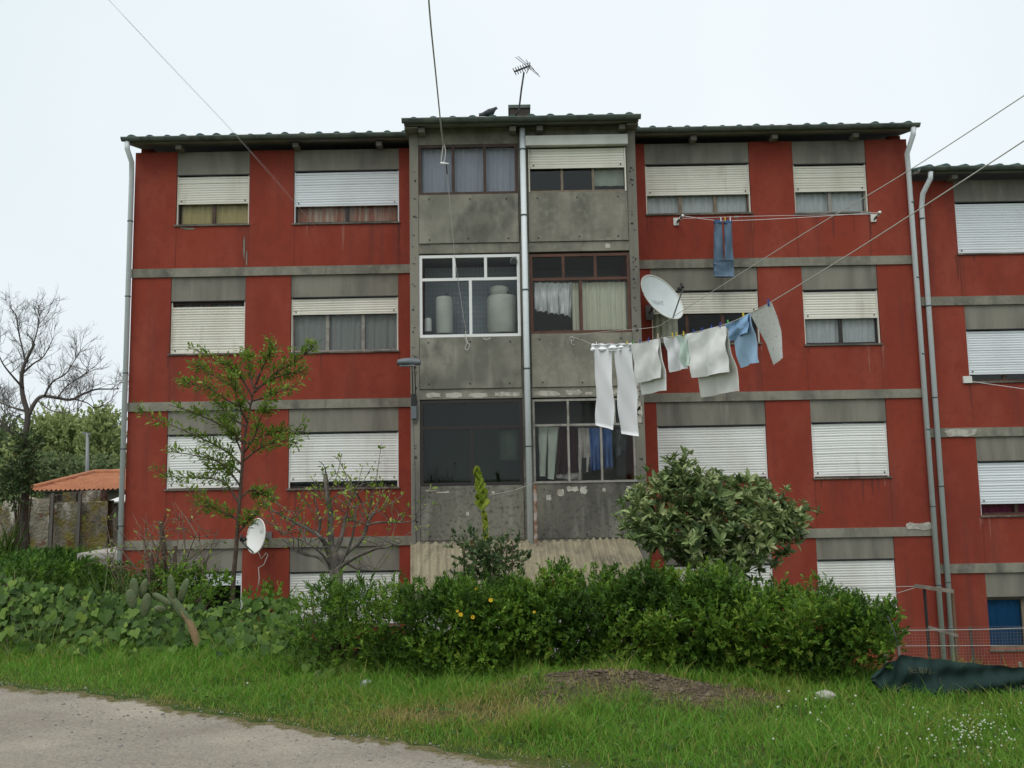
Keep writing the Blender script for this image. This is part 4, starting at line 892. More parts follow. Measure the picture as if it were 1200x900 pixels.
# line between two wall brackets under the top right windows, with jeans
YB = -.42
def wbracket(px, py, label):
    p = at(px, py, 0); th = thing('line_bracket', p, label, 'bracket')
    MB().box(p.x - .055, p.x + .055, -.03, -.002, p.z - .08, p.z + .08).build('wall_plate', 'white_dull', th)
    e = at(px + 8, py - 7, YB); MB().bar((p.x + .02, -.03, p.z - .02), e, .03, .03).build('arm', 'metal_dark', th)
    for f_ in (.6, 1.0): c = lerp(Vector((p.x + .02, -.03, p.z - .02)), e, f_); MB().ball(c, .035, 8, 6).build('line_hook', 'white_plastic', th, True)
    MB().box(p.x - .02, p.x + .02, -.011, -.001, p.z - .32, p.z - .082).build('rust_streak', 'frame_brown', th) if False else None
    return th
wbracket(792, 260, 'bracket for the drying line under the top window right of the middle bay')
wbracket(1023, 256, 'bracket for the drying line near the top right pair of downpipes')
o = MB().tube(smooth([at(x, y, YB) for x, y in ((800, 253), (836, 258), (858, 258.5), (920, 256), (1031, 249))]), .005, 5).build('drying_line', 'wire', None, True); one(o, 'sagging drying line with the jeans, between two wall brackets', 'rope')
o = MB().tube(smooth([at(x, y, YB + .2) for x, y in ((797, 256), (900, 253), (1026, 251))]), .004, 5).build('drying_line', 'wire', None, True); one(o, 'straighter empty drying line just under the top right windows', 'rope')
je = thing('jeans', at(848, 259, YB), 'faded blue jeans hung by the hems under the top right window', 'jeans')
A = lambda x, y: at(x, y, YB)
flat_tube(MB(), A(837, 259), A(845.5, 259), A(849, 309), A(836, 310), .04, ph=1).build('leg', 'denim', je, True)
flat_tube(MB(), A(848.5, 259), A(857, 259), A(860, 309), A(849, 308), .04, ph=2).build('leg', 'denim', je, True)
flat_tube(MB(), A(836, 306), A(860, 305.5), A(860.5, 325), A(836, 324), .055, ph=3, nv=8).build('hips', 'denim', je, True)
for x_ in (836.8, 848.3): MB().box(A(x_, 259).x, A(x_ + 9, 259).x, YB - .046, YB + .046, A(x_, 262).z, A(x_, 258.4).z).build('hem', 'denim_dark', je)
for x_, c in ((844, 'white'), (849, 'yellow'), (855, 'white')):
    q = A(x_, 258); one(MB().bar(q + Vector((0, -.05, -.04)), q + Vector((0, -.05, .05)), .018, .014).build('clothes_peg', 'peg_' + c), {844: 'white clothes peg on the left leg hem of the jeans', 849: 'yellow clothes peg between the two white ones on the jeans', 855: 'white clothes peg on the right leg hem of the jeans'}[x_], 'peg', 'clothes pegs on the jeans')

# laundry and appliances inside the glazed balconies
YI = YM + .17; B = lambda x, y, dy=0: at(x, y, YI + dy)
GI = 'clothes drying inside the lower right balcony window'
p2 = thing('trousers', B(648, 500), 'pale trousers drying behind the lower right balcony window', 'trousers', GI)
flat_tube(MB(), B(630.5, 500), B(642, 500), B(639, 558), B(632.5, 558), .03, ph=1).build('leg', 'cloth_pale', p2, True)
flat_tube(MB(), B(642, 500), B(655, 500), B(649, 562), B(642, 561), .03, ph=2).build('leg', 'cloth_pale', p2, True)
one(cloth(MB(), B(655, 499, .05), B(678, 499, .05), B(678, 553, .05), B(652, 556, .05), folds=3, amp=.03).build('jacket', 'cloth_maroon', None, True), 'dark maroon garment behind the lower right balcony window', 'clothes', GI)
one(cloth(MB(), B(652, 555, .1), B(682, 553, .1), B(682, 563, .1), B(652, 560, .1), folds=2, amp=.02, nv=5).build('cloth', 'cloth_pinkish', None, True), 'pale folded cloth at the sill under the maroon garment', 'cloth', GI)
sh = thing('shirt', B(685, 502), 'whitish long sleeved top drying between maroon garment and blue shirts', 'shirt', GI)
cloth(MB(), B(677, 501), B(690, 501), B(692, 536), B(679, 536), folds=2, amp=.03).build('body', 'cloth_pinkish', sh, True)
flat_tube(MB(), B(677.5, 520), B(682, 520), B(681, 562), B(678, 562), .015).build('sleeve', 'cloth_pinkish', sh, True)
flat_tube(MB(), B(687.5, 530), B(691, 530), B(689.5, 553), B(687, 553), .015).build('sleeve', 'cloth_pinkish', sh, True)
one(cloth(MB(), B(690, 501, .02), B(704, 501, .02), B(704, 551, .02), B(692, 551, .02), folds=2.5, amp=.04, ph=1).build('shirt', 'cloth_shirt', None, True), 'blue shirt beside the whitish top behind the balcony window', 'shirt', GI)
one(cloth(MB(), B(705, 502, .02), B(716, 502, .02), B(718, 547, .02), B(707, 549, .02), folds=2, amp=.05, ph=2).build('shirt', 'cloth_shirt', None, True), 'blue shirt beside the dark slate garment behind the balcony window', 'shirt', GI)
one(cloth(MB(), B(717, 503, .05), B(735, 503, .05), B(733, 527, .05), B(719, 540, .05), folds=1.5, amp=.04, ph=3).build('shirt', 'cloth_slate', None, True), 'dark slate garment at the right of the balcony window clothes', 'clothes', GI)
o = MB().tube([B(628, 499), B(745, 500)], .005, 5).build('drying_line', 'wire_grey'); one(o, 'indoor drying line at the top of the lower right balcony window', 'rope')
# white washing inside the middle right balcony
for k, (xa, xb, yb) in enumerate(((626, 641, 366), (641, 655, 369), (655, 670, 371))):
    one(cloth(MB(), B(xa, 331), B(xb, 331), B(xb - .5, yb), B(xa + .5, yb - 3), folds=2.2, amp=.04, ph=k * 1.7).build('garment', 'cloth_white', None, True), ('white garment nearest the downpipe', 'white garment in the middle of three', 'white garment next to the curtain')[k] + ' behind the brown framed balcony window', 'clothes', 'white clothes drying behind the brown window')
def tank(px0, px1, py0, py1, dy, label, mtn='white_dull', dome=True, cat='boiler', name='water_heater'):
    a, b_ = at((px0 + px1) / 2, py1, YM + dy), at((px0 + px1) / 2, py0, YM + dy); r_ = (at(px1, py0, YM + dy).x - at(px0, py0, YM + dy).x) / 2
    th = thing(name, a, label, cat); h_ = b_.z - a.z
    MB().tube([a, a + Vector((0, 0, .02)), a + Vector((0, 0, h_ - .06)), a + Vector((0, 0, h_ - .015)), a + Vector((0, 0, h_))], [r_ * .93, r_, r_, r_ * .93, r_ * .75], 20).build('tank', mtn, th, True)
    MB().tube([a + Vector((r_ * .3, -r_ * .2, h_)), a + Vector((r_ * .3, -r_ * .2, h_ + .07))], r_ * .15, 8).build('pipe', 'metal_mid', th, True)
    return th, a, h_, r_
tank(511, 531, 348, 392, .34, 'tall white water heater inside the white framed balcony window, left pane')
th, a, h_, r_ = tank(571, 607, 347, 392, .42, 'big white boiler inside the white framed balcony window, right pane')
MB().tube([a + Vector((-.05, 0, h_)), a + Vector((-.05, 0, h_ + .16)), a + Vector((-.05, 0, h_ + .19))], [r_ * .62, r_ * .62, r_ * .4], 16).build('cap', 'white_dull', th, True)
tank(497.5, 506, 373, 389, .25, 'small white plastic canister inside the white framed balcony window', 'white_plastic', cat='canister', name='canister')
tank(585, 610, 505, 540, .36, 'pale water heater dimly visible inside the dark lower left balcony window')

# ------------------------------------------------------------------ right-hand side: wire fence, green netting, timber frame
fn = thing('wire_fence', (12.2, -7.5, 0), 'rusty wire mesh fence in front of the right downpipes above the green net', 'fence')
YF = -7.2
pa, pb = at(1040, 738, YF), at(1260, 735, YF); zlo = at(1100, 775, YF).z - .3
m_ = MB(); nx_ = int((pb.x - pa.x) / .036); zt = lambda x_: pa.z + (pb.z - pa.z) * (x_ - pa.x) / (pb.x - pa.x) + .01 * math.sin(x_ * 7)
for i in range(nx_ + 1):
    x_ = pa.x + i * .036; m_.bar((x_, YF, zlo), (x_, YF + .01 * math.sin(i), zt(x_)), .0017, .0017)
k = 0
while zlo + k * .036 < pa.z + .02:
    z = zlo + k * .036; m_.bar((pa.x, YF - .003, z), (pb.x, YF - .003, z), .0017, .0017); k += 1
tag(m_.build('mesh_wires', 'fence_wire', fn), kind='stuff')
m_ = MB().tube([(pa.x, YF, zt(pa.x)), ((pa.x + pb.x) / 2, YF, zt((pa.x + pb.x) / 2) - .01), (pb.x, YF, zt(pb.x))], .005, 5); m_.build('top_wire', 'wire_grey', fn)
MB().tube([at(1040, 757, YF), at(1260, 756, YF)], .004, 5).build('middle_wire', 'wire_grey', fn)
for px in (1051, 1138): p = at(px, 740, YF); MB().tube([(p.x + .05, YF + .02, .8), (p.x, YF + .02, p.z + .05)], .014, 6).build('fence_post', 'wire_dark', fn)

nt_ = thing('green_net', at(1120, 800, -10.9), 'dark green shade netting sagging along the ground at the right edge', 'netting')
top_px = [(1020, 793), (1027, 786), (1035, 779), (1046, 774), (1056, 767), (1075, 771), (1100, 773), (1140, 777), (1180, 781), (1240, 787), (1330, 796)]
bot_px = [(1020, 798), (1027, 804), (1035, 809), (1046, 810), (1060, 812), (1080, 812), (1100, 812), (1140, 812), (1180, 812), (1240, 816), (1330, 824)]
P = []; nv = 14; Yn = lambda px: -11.20 - .0004 * (px - 985)
tp = smooth([Vector((x, y, 0)) for x, y in top_px], 8); bp = smooth([Vector((x, y, 0)) for x, y in bot_px], 8)
for j in range(nv + 1):
    v_ = j / nv; row = []
    for i, (a, b_) in enumerate(zip(tp, bp)):
        x_ = a.x * (1 - v_) + b_.x * v_; y_ = a.y * (1 - v_) + b_.y * v_; p = at(x_, y_, Yn(x_))
        d_ = .022 * math.sin((x_ * .035 + y_ * .18)) * math.sin(v_ * 3.14) + .012 * math.sin(x_ * .09 + v_ * 5 - y_ * .25) + .009 * math.sin(x_ * .33 + v_ * 7) + .007 * math.sin(x_ * .62 - v_ * 9 + y_ * .3) + .018 * math.sin(x_ * .05 + v_ * 9)
        row.append(p + Vector((0, -d_ - .03 * v_, .004 * math.sin(x_ * .2) * (1 - v_))))
    P.append(row)
m_ = MB(); m_.grid(P); m_.grid([[p + Vector((0, .004, 0)) for p in r_] for r_ in P][::-1]); m_.build('net_sheet', 'net_green', nt_, True)
cu = bpy.data.curves.new('lettering', 'FONT'); cu.body = 'JEB.JIVA'; cu.size = .085; cu.extrude = .0006; cu.space_character = 1.0
tmp = bpy.data.objects.new('lettering', cu); col.objects.link(tmp); me = bpy.data.meshes.new_from_object(tmp.evaluated_get(bpy.context.evaluated_depsgraph_get())); bpy.data.objects.remove(tmp)
q = at(1060, 786.5, Yn(1060)); tl_ = [p for r_ in P for p in r_]; TA = np.array([tuple(p) for p in tl_])
for vt in me.vertices:
    x_, z_ = q.x + vt.co.x * .62, q.z + vt.co.y * .62; k = int(np.argmin((TA[:, 0] - x_) ** 2 + (TA[:, 2] - z_) ** 2)); vt.co = (x_, TA[k, 1] - .035, z_ + .012 * math.sin(x_ * 9))
me.materials.clear(); me.materials.append(MATS['net_print']); link(bpy.data.objects.new('lettering', me), nt_)
for px, py in ((1053, 757), (1195, 776)): p = at(px, py, Yn(px) + .03); MB().tube([(p.x + .02, p.y, Z0 - .2), (p.x, p.y, p.z)], .010, 6).build('stake', 'wood_old', nt_)
MB().tube(smooth([at(x, y, -11.2) for x, y in ((1040, 722), (1047, 738), (1053, 757))]), .005, 5).build('wire', 'wire_dark', nt_)

fr_ = thing('timber_frame', at(1098, 780, -6.4), 'rickety grey timber frame standing before the right downpipes', 'frame')
T_ = lambda x, y, d=0: at(x, y, -6.4 + d)
MB().bar(T_(1072, 686.5), T_(1117, 693), .045, .035).build('top_bar', 'wood_old', fr_); MB().bar(T_(1087, 734.5, .05), T_(1122, 745, .05), .035, .03).build('lower_bar', 'wood_old', fr_)
q = T_(1085, 690, .05); MB().bar((q.x, q.y, 0.2), (q.x - .02, q.y, q.z), .028, .028).build('post', 'metal_dark', fr_); q = T_(1116, 692, .06); MB().bar((q.x, q.y, 0.2), q, .032, .032).build('post', 'wood_brown', fr_)
o = MB().tube(smooth([at(x, y, -6.4) for x, y in ((950, 692), (1000, 689), (1075, 687))]), .004, 5).build('wire', 'wire_grey'); one(o, 'slack wire running from the hedge to the timber frame top', 'wire')
o = MB().tube(smooth([at(x, y, -6.4) for x, y in ((1000, 706), (1040, 698), (1078, 687))]), .004, 5).build('wire', 'wire_grey'); one(o, 'lower slanting wire reaching the timber frame top', 'wire')
bd = MB(); c0_, c1_, c2_, c3_ = [at(x, y, -8.6) for x, y in ((1022, 711), (1037, 704), (1043, 725), (1030, 730))]; D_ = Vector((0, .03, 0))
bd.add([c0_, c1_, c2_, c3_, c0_ + D_, c1_ + D_, c2_ + D_, c3_ + D_], [(0, 3, 2, 1), (4, 5, 6, 7), (0, 1, 5, 4), (1, 2, 6, 5), (2, 3, 7, 6), (3, 0, 4, 7)])
bt_ = thing('sign_board', c3_, 'weathered grey board tilted above the right end of the hedge', 'board'); bd.build('board', 'wood_old', bt_); q = (c2_ + c3_) / 2; MB().bar((q.x, q.y + .045, 1.2), (q.x, q.y + .045, c0_.z - .05), .04, .03).build('post', 'wood_old', bt_)
# thin drying lines at the neighbour's window
o = MB().tube([at(1138, 447, -.25), at(1230, 460, -.3), at(1300, 458, -.3)], .005, 5).build('drying_line', 'wire'); one(o, 'slack drying line under the neighbouring block window at right edge', 'rope')
o = MB().box(at(1128, 445, 0).x, at(1138, 445, 0).x, -.04, -.002, at(1133, 449, 0).z, at(1133, 441, 0).z).build('line_bracket', 'white_dull'); one(o, 'small pale wall bracket at the neighbouring block window corner', 'bracket')

# ------------------------------------------------------------------ left-hand side: old wall, house, pole
wl = thing('garden_wall', at(60, 640, 3.5), 'old mossy plastered garden wall below the bare tree', 'wall')
YW = 3.4
for k, (xa, xb, ya) in enumerate(((-60, 24, 590), (24, 60, 586), (60, 92, 592), (92, 128, 590))):
    a, b_ = at(xa, ya, YW), at(xb, ya, YW); P = []; zb = 2.3
    nx_, nz_ = 16, 12; seed = k * 7
    for j in range(nz_ + 1):
        row = []
        for i in range(nx_ + 1):
            x_ = a.x + (b_.x - a.x) * i / nx_; ztp = a.z + .06 * float(vnoise(x_ * 5, 1, seed)) + .03 * float(vnoise(x_ * 15, 1, seed)); z = zb + (ztp - zb) * j / nz_
            row.append((x_, YW - .06 * float(fnoise(x_ * 4, z * 4, seed)) - .04 * (k % 2), z))
        P.append(row)
    m_ = MB(); m_.grid(P); m_.grid([[(p[0], YW + .25, p[2]) for p in r_] for r_ in P][::-1]); m_.grid([P[-1], [(p[0], YW + .25, p[2]) for p in P[-1]]]); m_.build('wall_section', 'stone_wall', wl, True)
for px, lean in ((59, .04), (91, .05), (29, -.03)):
    p = at(px, 640, YW - .16); q = at(px + 3, 578, YW - .16); MB().bar((p.x, p.y, 2.2), (q.x, q.y, q.z), .07, .06).build('stone_post', 'stone_post', wl)
for k, (xa, xb, ya, yb) in enumerate(((76, 96, 577, 588), (96, 124, 575, 590), (60, 74, 580, 587))):
    a, b_ = at(xa, ya, YW + .7), at(xb, yb, YW + .9); m_ = MB().box(a.x, b_.x, YW + .6, YW + 1.0, b_.z, a.z); m_.build('coping_block', 'stone_wall', wl)
hs_ = thing('bungalow', at(90, 600, 12), 'low house with orange tiled roof beyond the mossy garden wall', 'house')
e0, e1 = at(36, 573, 11.0), at(170, 578, 11.0); hx0, hx1 = e0.x - .1, 6.0; ze = e0.z - .05; rt = at(110, 555, 14.5)
P = []; NT = 90; m_ = MB()
for i in range(NT * 3 + 1):
    x_ = hx0 + (hx1 - hx0) * i / (NT * 3)
    f_ = min(1.0, max(0.0, (x_ - hx0) / (rt.x - hx0)))
    P.append([(x_, 11.0 + (3.5 * f_) * j / 10, ze + (rt.z - ze) * f_ * j / 10 + .035 * math.cos(i * 2.0944) + .045 * (j % 2)) for j in range(11)])
m_.grid(P); rf = m_.build('roof', 'roof_orange', hs_); 
m_ = MB(); m_.tube([(hx0, 10.98, ze + .06), (rt.x, 14.5, rt.z + .06)], .09, 8); m_.build('hip_tiles', 'roof_orange', rf, True)
m_ = MB(); m_.tube([(rt.x, 14.5, rt.z + .06), (hx1, 14.5, rt.z + .06)], .09, 8); m_.build('ridge_tiles', 'roof_orange', rf, True)
MB().add([(hx0, 11, ze - .05), (hx1, 11, ze - .05), (hx1, 14.5, rt.z - .08), (rt.x, 14.5, rt.z - .08)], [(0, 1, 2, 3)]).build('roof_underside', 'house_wall', rf)
MB().add([(hx0, 11, ze), (rt.x, 14.5, rt.z), (rt.x, 18, ze), (hx0, 18, ze)], [(0, 3, 2, 1)]).build('roof', 'roof_orange', hs_)
MB().box(hx0 + .35, hx1, 11.4, 17.5, 2.2, ze - .06).build('wall', 'house_wall', hs_)
m_ = MB(); a, b_ = at(124, 588, 5.0), at(150, 577, 5.0); m_.add([(a.x, 5.0, a.z), (b_.x, 5.0, a.z + .0), (b_.x, 6.2, b_.z + .05), (a.x + .3, 6.2, b_.z + .05)], [(0, 1, 2, 3)]); m_.add([(a.x, 5.0, a.z - .03), (b_.x, 5.0, a.z - .03), (b_.x, 6.2, b_.z + .02), (a.x + .3, 6.2, b_.z + .02)], [(3, 2, 1, 0)]); 
ps = thing('shed', at(135, 600, 5.5), 'dark hut with white sheet roof between the wall and downpipe', 'shed'); m_.build('roof_sheet', 'white_plastic', ps); MB().box(a.x + .1, .0, 5.15, 6.1, 2.2, a.z - .05).build('hut_wall', 'house_wall', ps)
sl_ = MB(); a, b_ = at(96, 650, .5), at(143, 641, 1.2); sl_.box(a.x, -.1, .3, 2.2, 2.2, at(120, 645, 1.0).z); o = sl_.build('concrete_slab', 'pale_slab'); one(o, 'pale concrete slab at the foot of the left downpipe', 'slab')
up_ = thing('utility_pole', at(102, 560, 22), 'thin grey lamp pole behind the orange roof', 'pole'); a, b_ = at(103, 575, 22), at(102.5, 508, 22)
MB().tube([(a.x, 22, 2.2), b_], [.10, .075], 8).build('pole', 'metal_mid', up_, True); c = at(97, 507.5, 22); MB().bar(c, at(106, 509, 22), .10, .12).build('lamp_arm', 'metal_mid', up_)

# ------------------------------------------------------------------ vegetation helpers
def hull_shoots(clumps, n, up_bias=.55, inner=.5, jit=.12, sub=0):
    """clumps: (px, py, rx_px, ry_px, Y, depth radius m) -> shoot bases and directions spread through lumpy ellipsoids"""
    C, RR, wt = [], [], []
    for (px, py, rx, ry, Y, rd) in clumps:
        c = at(px, py, Y); s_ = (c - CAM).dot(fwd) / F; C.append(tuple(c)); RR.append((rx * s_, rd, ry * s_)); wt.append((rx * ry) * s_ * s_)
    if sub:
        for (c, r_, w_) in list(zip(C, RR, wt)):
            for q in range(sub):
                a = random.uniform(-.25, 3.4); f_ = random.uniform(.65, 1.0); C.append((c[0] + math.cos(a) * r_[0] * f_, c[1] + random.uniform(-.8, .5) * r_[1], c[2] + math.sin(a) * r_[2] * f_)); g_ = random.uniform(.28, .5); RR.append((r_[0] * g_, r_[1] * g_, r_[2] * g_)); wt.append(w_ * g_ * g_ * .9)
    C, RR, wt = np.array(C), np.array(RR), np.array(wt); k = rng.choice(len(C), n, p=wt / wt.sum())
    d = rnd_dirs(n); d[:, 1] -= .25; d = nrmz(d); r_ = 1 - inner * rng.uniform(0, 1, n) ** 1.7 + rng.normal(0, jit, n)
    pos = C[k] + d * RR[k] * r_[:, None]
    dr = nrmz(d / RR[k] * RR[k].mean(1, keepdims=True)); dr = dr * (1 - up_bias) + np.array([0, 0, up_bias]) + rng.normal(0, .28, (n, 3)); return pos, nrmz(dr)
def shoot_leaves(pos, dr, per, stem, L, W, spread=.9, whorl=False):
    n = len(pos); N = n * per; base = np.repeat(pos, per, 0); ax = np.repeat(dr, per, 0); t_ = np.tile(np.linspace(.15, 1, per), n) + rng.normal(0, .05, N)
    side = rnd_dirs(N); side = side - ax * np.sum(side * ax, 1, keepdims=True); side = nrmz(side)
    sl = np.repeat(rng.uniform(.6, 1.3, n), per)[:, None] * stem
    p = base + ax * (t_[:, None] * sl if not whorl else (t_[:, None] * .25 + .75) * sl)
    ang = np.clip(spread * (1.25 - .75 * t_) + rng.normal(0, .15, N), .15, 1.5)[:, None]
    axis = ax * np.cos(ang) + side * np.sin(ang); nrm = ax * np.sin(ang) - side * np.cos(ang) + rng.normal(0, .25, (N, 3))
    sc_ = np.repeat(np.exp(rng.normal(0, .18, n)), per) * np.exp(rng.normal(0, .18, N))
    return p, axis, nrm, L * sc_, W * sc_
def shrub(name, label, clumps, n, per, stem, L, W, mt_, shape='diamond', cat='shrub', up_bias=.55, trunk_px=None, group=None, bark='bark_brown', inner=.55, whorl=False, spread=.9, indiv=0, bri=(0, 1), sub=0, stems=True, patchy=False):
    c = at(clumps[0][0], clumps[0][1], clumps[0][4]); root = thing(name, (c.x, c.y, hz(c.x, c.y)), label, cat, group)
    pos, dr = hull_shoots(clumps, n, up_bias, inner, sub=sub)
    gz = height(pos[:, 0], pos[:, 1]); keep = pos[:, 2] > gz + .02; pos, dr = pos[keep], dr[keep]; n = len(pos)
    p, ax, nm, LL, WW = shoot_leaves(pos, dr, per, stem, L, W, spread, whorl)
    pt_ = np.clip(rng.uniform(bri[0], bri[1], n) + (1.6 * (fnoise(pos[:, 0] * 3.3, pos[:, 2] * 3.3 + pos[:, 1] * 2, 51) - .5) if patchy else 0), 0, 1)
    rv = np.clip(np.repeat(pt_, per) * .7 + rng.uniform(0, .3, n * per), 0, 1)
    if indiv:
        vis = -p[:, 1] + .8 * p[:, 2] + .5 * rng.uniform(0, 1, len(p)); idx = np.argsort(-(LL * 4 + vis)); sel, rest = idx[:indiv], idx[indiv:]
        leaf_objects(p[sel], ax[sel], nm[sel], LL[sel], WW[sel], shape, mt_, root)
        f_ = leaf_cloud('foliage', p[rest], ax[rest], nm[rest], LL[rest], WW[rest], shape, mt_, root, rv[rest]); tag(f_, kind='stuff')
    else: leaf_cloud('foliage', p, ax, nm, LL, WW, shape, mt_, root, rv)
    # stems
    if not stems: return root
    m_ = MB(); bx, by = (c.x, c.y) if trunk_px is None else trunk_px; zb = hz(bx, by) - .05
    for q in clumps:
        e = at(q[0], q[1], q[4])
        for k in range(3):
            ee = e + Vector((random.uniform(-.2, .2), random.uniform(-.15, .15), random.uniform(-.1, .15))); b0 = Vector((bx + (ee.x - bx) * .35 + random.uniform(-.1, .1), by + random.uniform(-.1, .1), 0)); b0.z = hz(b0.x, b0.y) - .05
            m_.tube(smooth([b0, lerp(b0, ee, .5) + Vector((random.uniform(-.08, .08), random.uniform(-.08, .08), .05)), ee], 4), [.016 - .0011 * i for i in range(9)], 5)
    st = m_.build('stems', bark, root, True); tag(st, kind='stuff'); return root

# ------------------------------------------------------------------ the hedge along the verge
HY = lambda px: float(np.interp(px, [0, 200, 330, 430, 540, 700, 850, 1000, 1060], [-8.9, -9.3, -9.75, -10.05, -10.25, -10.1, -10.45, -10.75, -10.85]))
def H(px, py, rx, ry, d=.42): return (px, py, rx, ry, HY(px), d)
HG = 'shrubs of the hedge along the verge'
shrub('hedge_shrub', 'dark green shrub under the yellow-green spike and rose bush', [H(515, 735, 48, 48), H(560, 728, 50, 50), H(600, 735, 40, 52), H(540, 772, 62, 28)], 3000, 11, .065, .036, .0145, 'hedge_leaf', group=HG, bri=(0, .75), sub=5, patchy=True)
shrub('hedge_shrub', 'broad bright green shrub in front of the beige corrugated roof', [H(645, 728, 50, 50), H(690, 728, 50, 52), H(730, 735, 45, 52), H(680, 772, 65, 24)], 3200, 11, .065, .036, .0145, 'hedge_leaf', group=HG, sub=5, patchy=True, bri=(0, .9))
shrub('hedge_shrub', 'bright green shrub directly below the loquat tree', [H(775, 728, 48, 50), H(820, 732, 50, 52), H(865, 742, 42, 52), H(815, 780, 70, 26)], 3400, 11, .065, .036, .0145, 'hedge_leaf', group=HG, bri=(.1, 1), sub=5, patchy=True)
shrub('hedge_shrub', 'spreading green shrub at the right end of the hedge beside the net', [H(905, 748, 46, 48), H(950, 742, 46, 44), H(995, 746, 40, 42), H(1018, 740, 24, 30), H(945, 783, 62, 24)], 3000, 11, .065, .035, .014, 'hedge_leaf', group=HG, sub=5, patchy=True)
shrub('hedge_shrub', 'low feathery green shrub below the pruned bare tree', [H(380, 728, 40, 36), H(425, 722, 42, 38), H(460, 740, 32, 42), H(410, 760, 60, 25)], 1500, 11, .08, .034, .011, 'hedge_leaf', group=HG, bri=(.15, 1), sub=5, patchy=True)

# heart-leaved vine over the bank at left
vine = thing('creeper', at(120, 768, -9.4), 'broad heart-leaved creeper covering the bank at left above the grass', 'vine')
def vine_top(px): return np.interp(px, [-60, 0, 60, 110, 150, 200, 245, 290, 335, 380, 430, 480, 530], [668, 672, 682, 690, 697, 704, 712, 700, 700, 724, 738, 748, 762])
def vine_bot(px): return np.interp(px, [-60, 0, 200, 330, 430, 530], [762, 764, 776, 786, 796, 802])
def vine_pts(n, xlo, xhi, back):
    px = rng.uniform(xlo, xhi, n); f_ = rng.uniform(0, 1, n) ** .9; tp, bt = vine_top(px), vine_bot(px); py = tp + (bt - tp) * f_
    Y = np.array([HY(a) for a in px]) - .30 + (1 - f_) * .75 + rng.normal(0, .07, n) + back + .22 * (fnoise(px * .03, py * .03, 8) - .5)
    return np.array([tuple(at(a, b_, c)) for a, b_, c in zip(px, py, Y)]), px
def vine_leaf_dirs(n):
    ax = np.stack([rng.normal(0, .5, n), rng.normal(-.35, .25, n), rng.normal(-.75, .35, n)], 1); nm = np.stack([rng.normal(0, .35, n), rng.normal(-.75, .3, n), rng.normal(.65, .3, n)], 1); return nrmz(ax), nm
p, px = vine_pts(235, -20, 330, -.10); ax, nm = vine_leaf_dirs(len(p)); L = .076 * np.exp(rng.normal(0, .30, len(p))); leaf_objects(p, ax, nm, L, L * .98, 'heart', 'vine_leaf', vine)
p, px = vine_pts(62, 330, 530, -.10); ax, nm = vine_leaf_dirs(len(p)); L = .075 * np.exp(rng.normal(0, .25, len(p))); leaf_objects(p, ax, nm, L, L * .98, 'heart', 'vine_leaf', vine)
p1_, px1 = vine_pts(2600, -60, 345, .06); p2_, px2 = vine_pts(260, 330, 540, .0); p = np.concatenate([p1_, p2_]); ax, nm = vine_leaf_dirs(len(p)); L = .058 * np.exp(rng.normal(0, .42, len(p)))
tag(leaf_cloud('foliage', p, ax, nm, L, L * .98, 'heart', 'vine_leaf', vine, np.clip(rng.beta(1.4, 2.4, len(p)), 0, 1)), kind='stuff')  # rear leaves skew darker: shade of the deep gaps put into their colour
m_ = MB()
for k in range(26):
    q, _ = vine_pts(3, -40 + k * 17, 10 + k * 17, .12); m_.tube(smooth([Vector(v) for v in q], 4), .006, 5)
m_.build('stems', 'bark_brown', vine, True)

# strap-leaved clumps
def straps(px, py, Y, n, h, spread, w_, label, mt_='strap_leaf', bri=(0, 1), name='strap_leaf_plant', z=None):
    c = at(px, py, Y); zb = hz(c.x, c.y) if z is None else z; root = thing(name, (c.x, c.y, zb), label, 'plant', 'strap-leaved plants on the bank')
    pos = np.stack([c.x + rng.normal(0, .09 * spread, n), c.y + rng.normal(0, .07 * spread, n), np.full(n, zb)], 1)
    ln = np.stack([rng.normal(0, .32 * spread, n), rng.normal(0, .25 * spread, n), rng.normal(-.05, .05, n)], 1) * h
    V, F_, nf = blades_arr(pos, h * rng.uniform(.55, 1.1, n), ln, w_ * rng.uniform(.7, 1.3, n), 5); npmesh('leaves', V, F_, mt_, root, np.repeat(np.clip(rng.uniform(bri[0], bri[1], n), 0, 1), nf)); return root
straps(12, 700, -8.0, 130, .9, 1.5, .028, 'tall strap-leaved clump at the far left edge under the bare tree')
straps(128, 700, -8.3, 130, .80, 1.2, .026, 'strap-leaved clump at the foot of the left downpipe')
straps(168, 700, -8.4, 100, .62, 1.2, .024, 'strap-leaved clump just left of the prickly pear', bri=(.1, 1))
straps(345, 740, -9.3, 110, .50, 1.1, .014, 'grassy clump with dry tips below the left wing window corner', bri=(.3, 1.05))
straps(372, 745, -9.4, 90, .46, 1.2, .013, 'smaller grassy clump with dry tips right of the creeper', bri=(.25, 1.05))
straps(452, 760, -9.75, 80, .34, 1.0, .010, 'dry brownish grass clump in the gap of the hedge', bri=(.6, 1.1))
shrub('nettle_patch', 'bright green nettle patch before the mossy wall', [(45, 662, 45, 11, 0.5, .8), (85, 668, 35, 9, 0.3, .8), (20, 672, 40, 10, -1, .8)], 700, 9, .14, .09, .045, 'nettle_leaf', cat='plant', group=None, bri=(.2, 1))
shrub('weedy_bush', 'low weedy bush behind the creeper at left', [(90, 684, 45, 16, -7.2, .5), (40, 678, 45, 14, -7.4, .5), (200, 690, 50, 16, -7.5, .5), (140, 680, 30, 16, -7.0, .5)], 900, 9, .09, .055, .022, 'hedge_leaf', cat='shrub', bri=(0, .8))

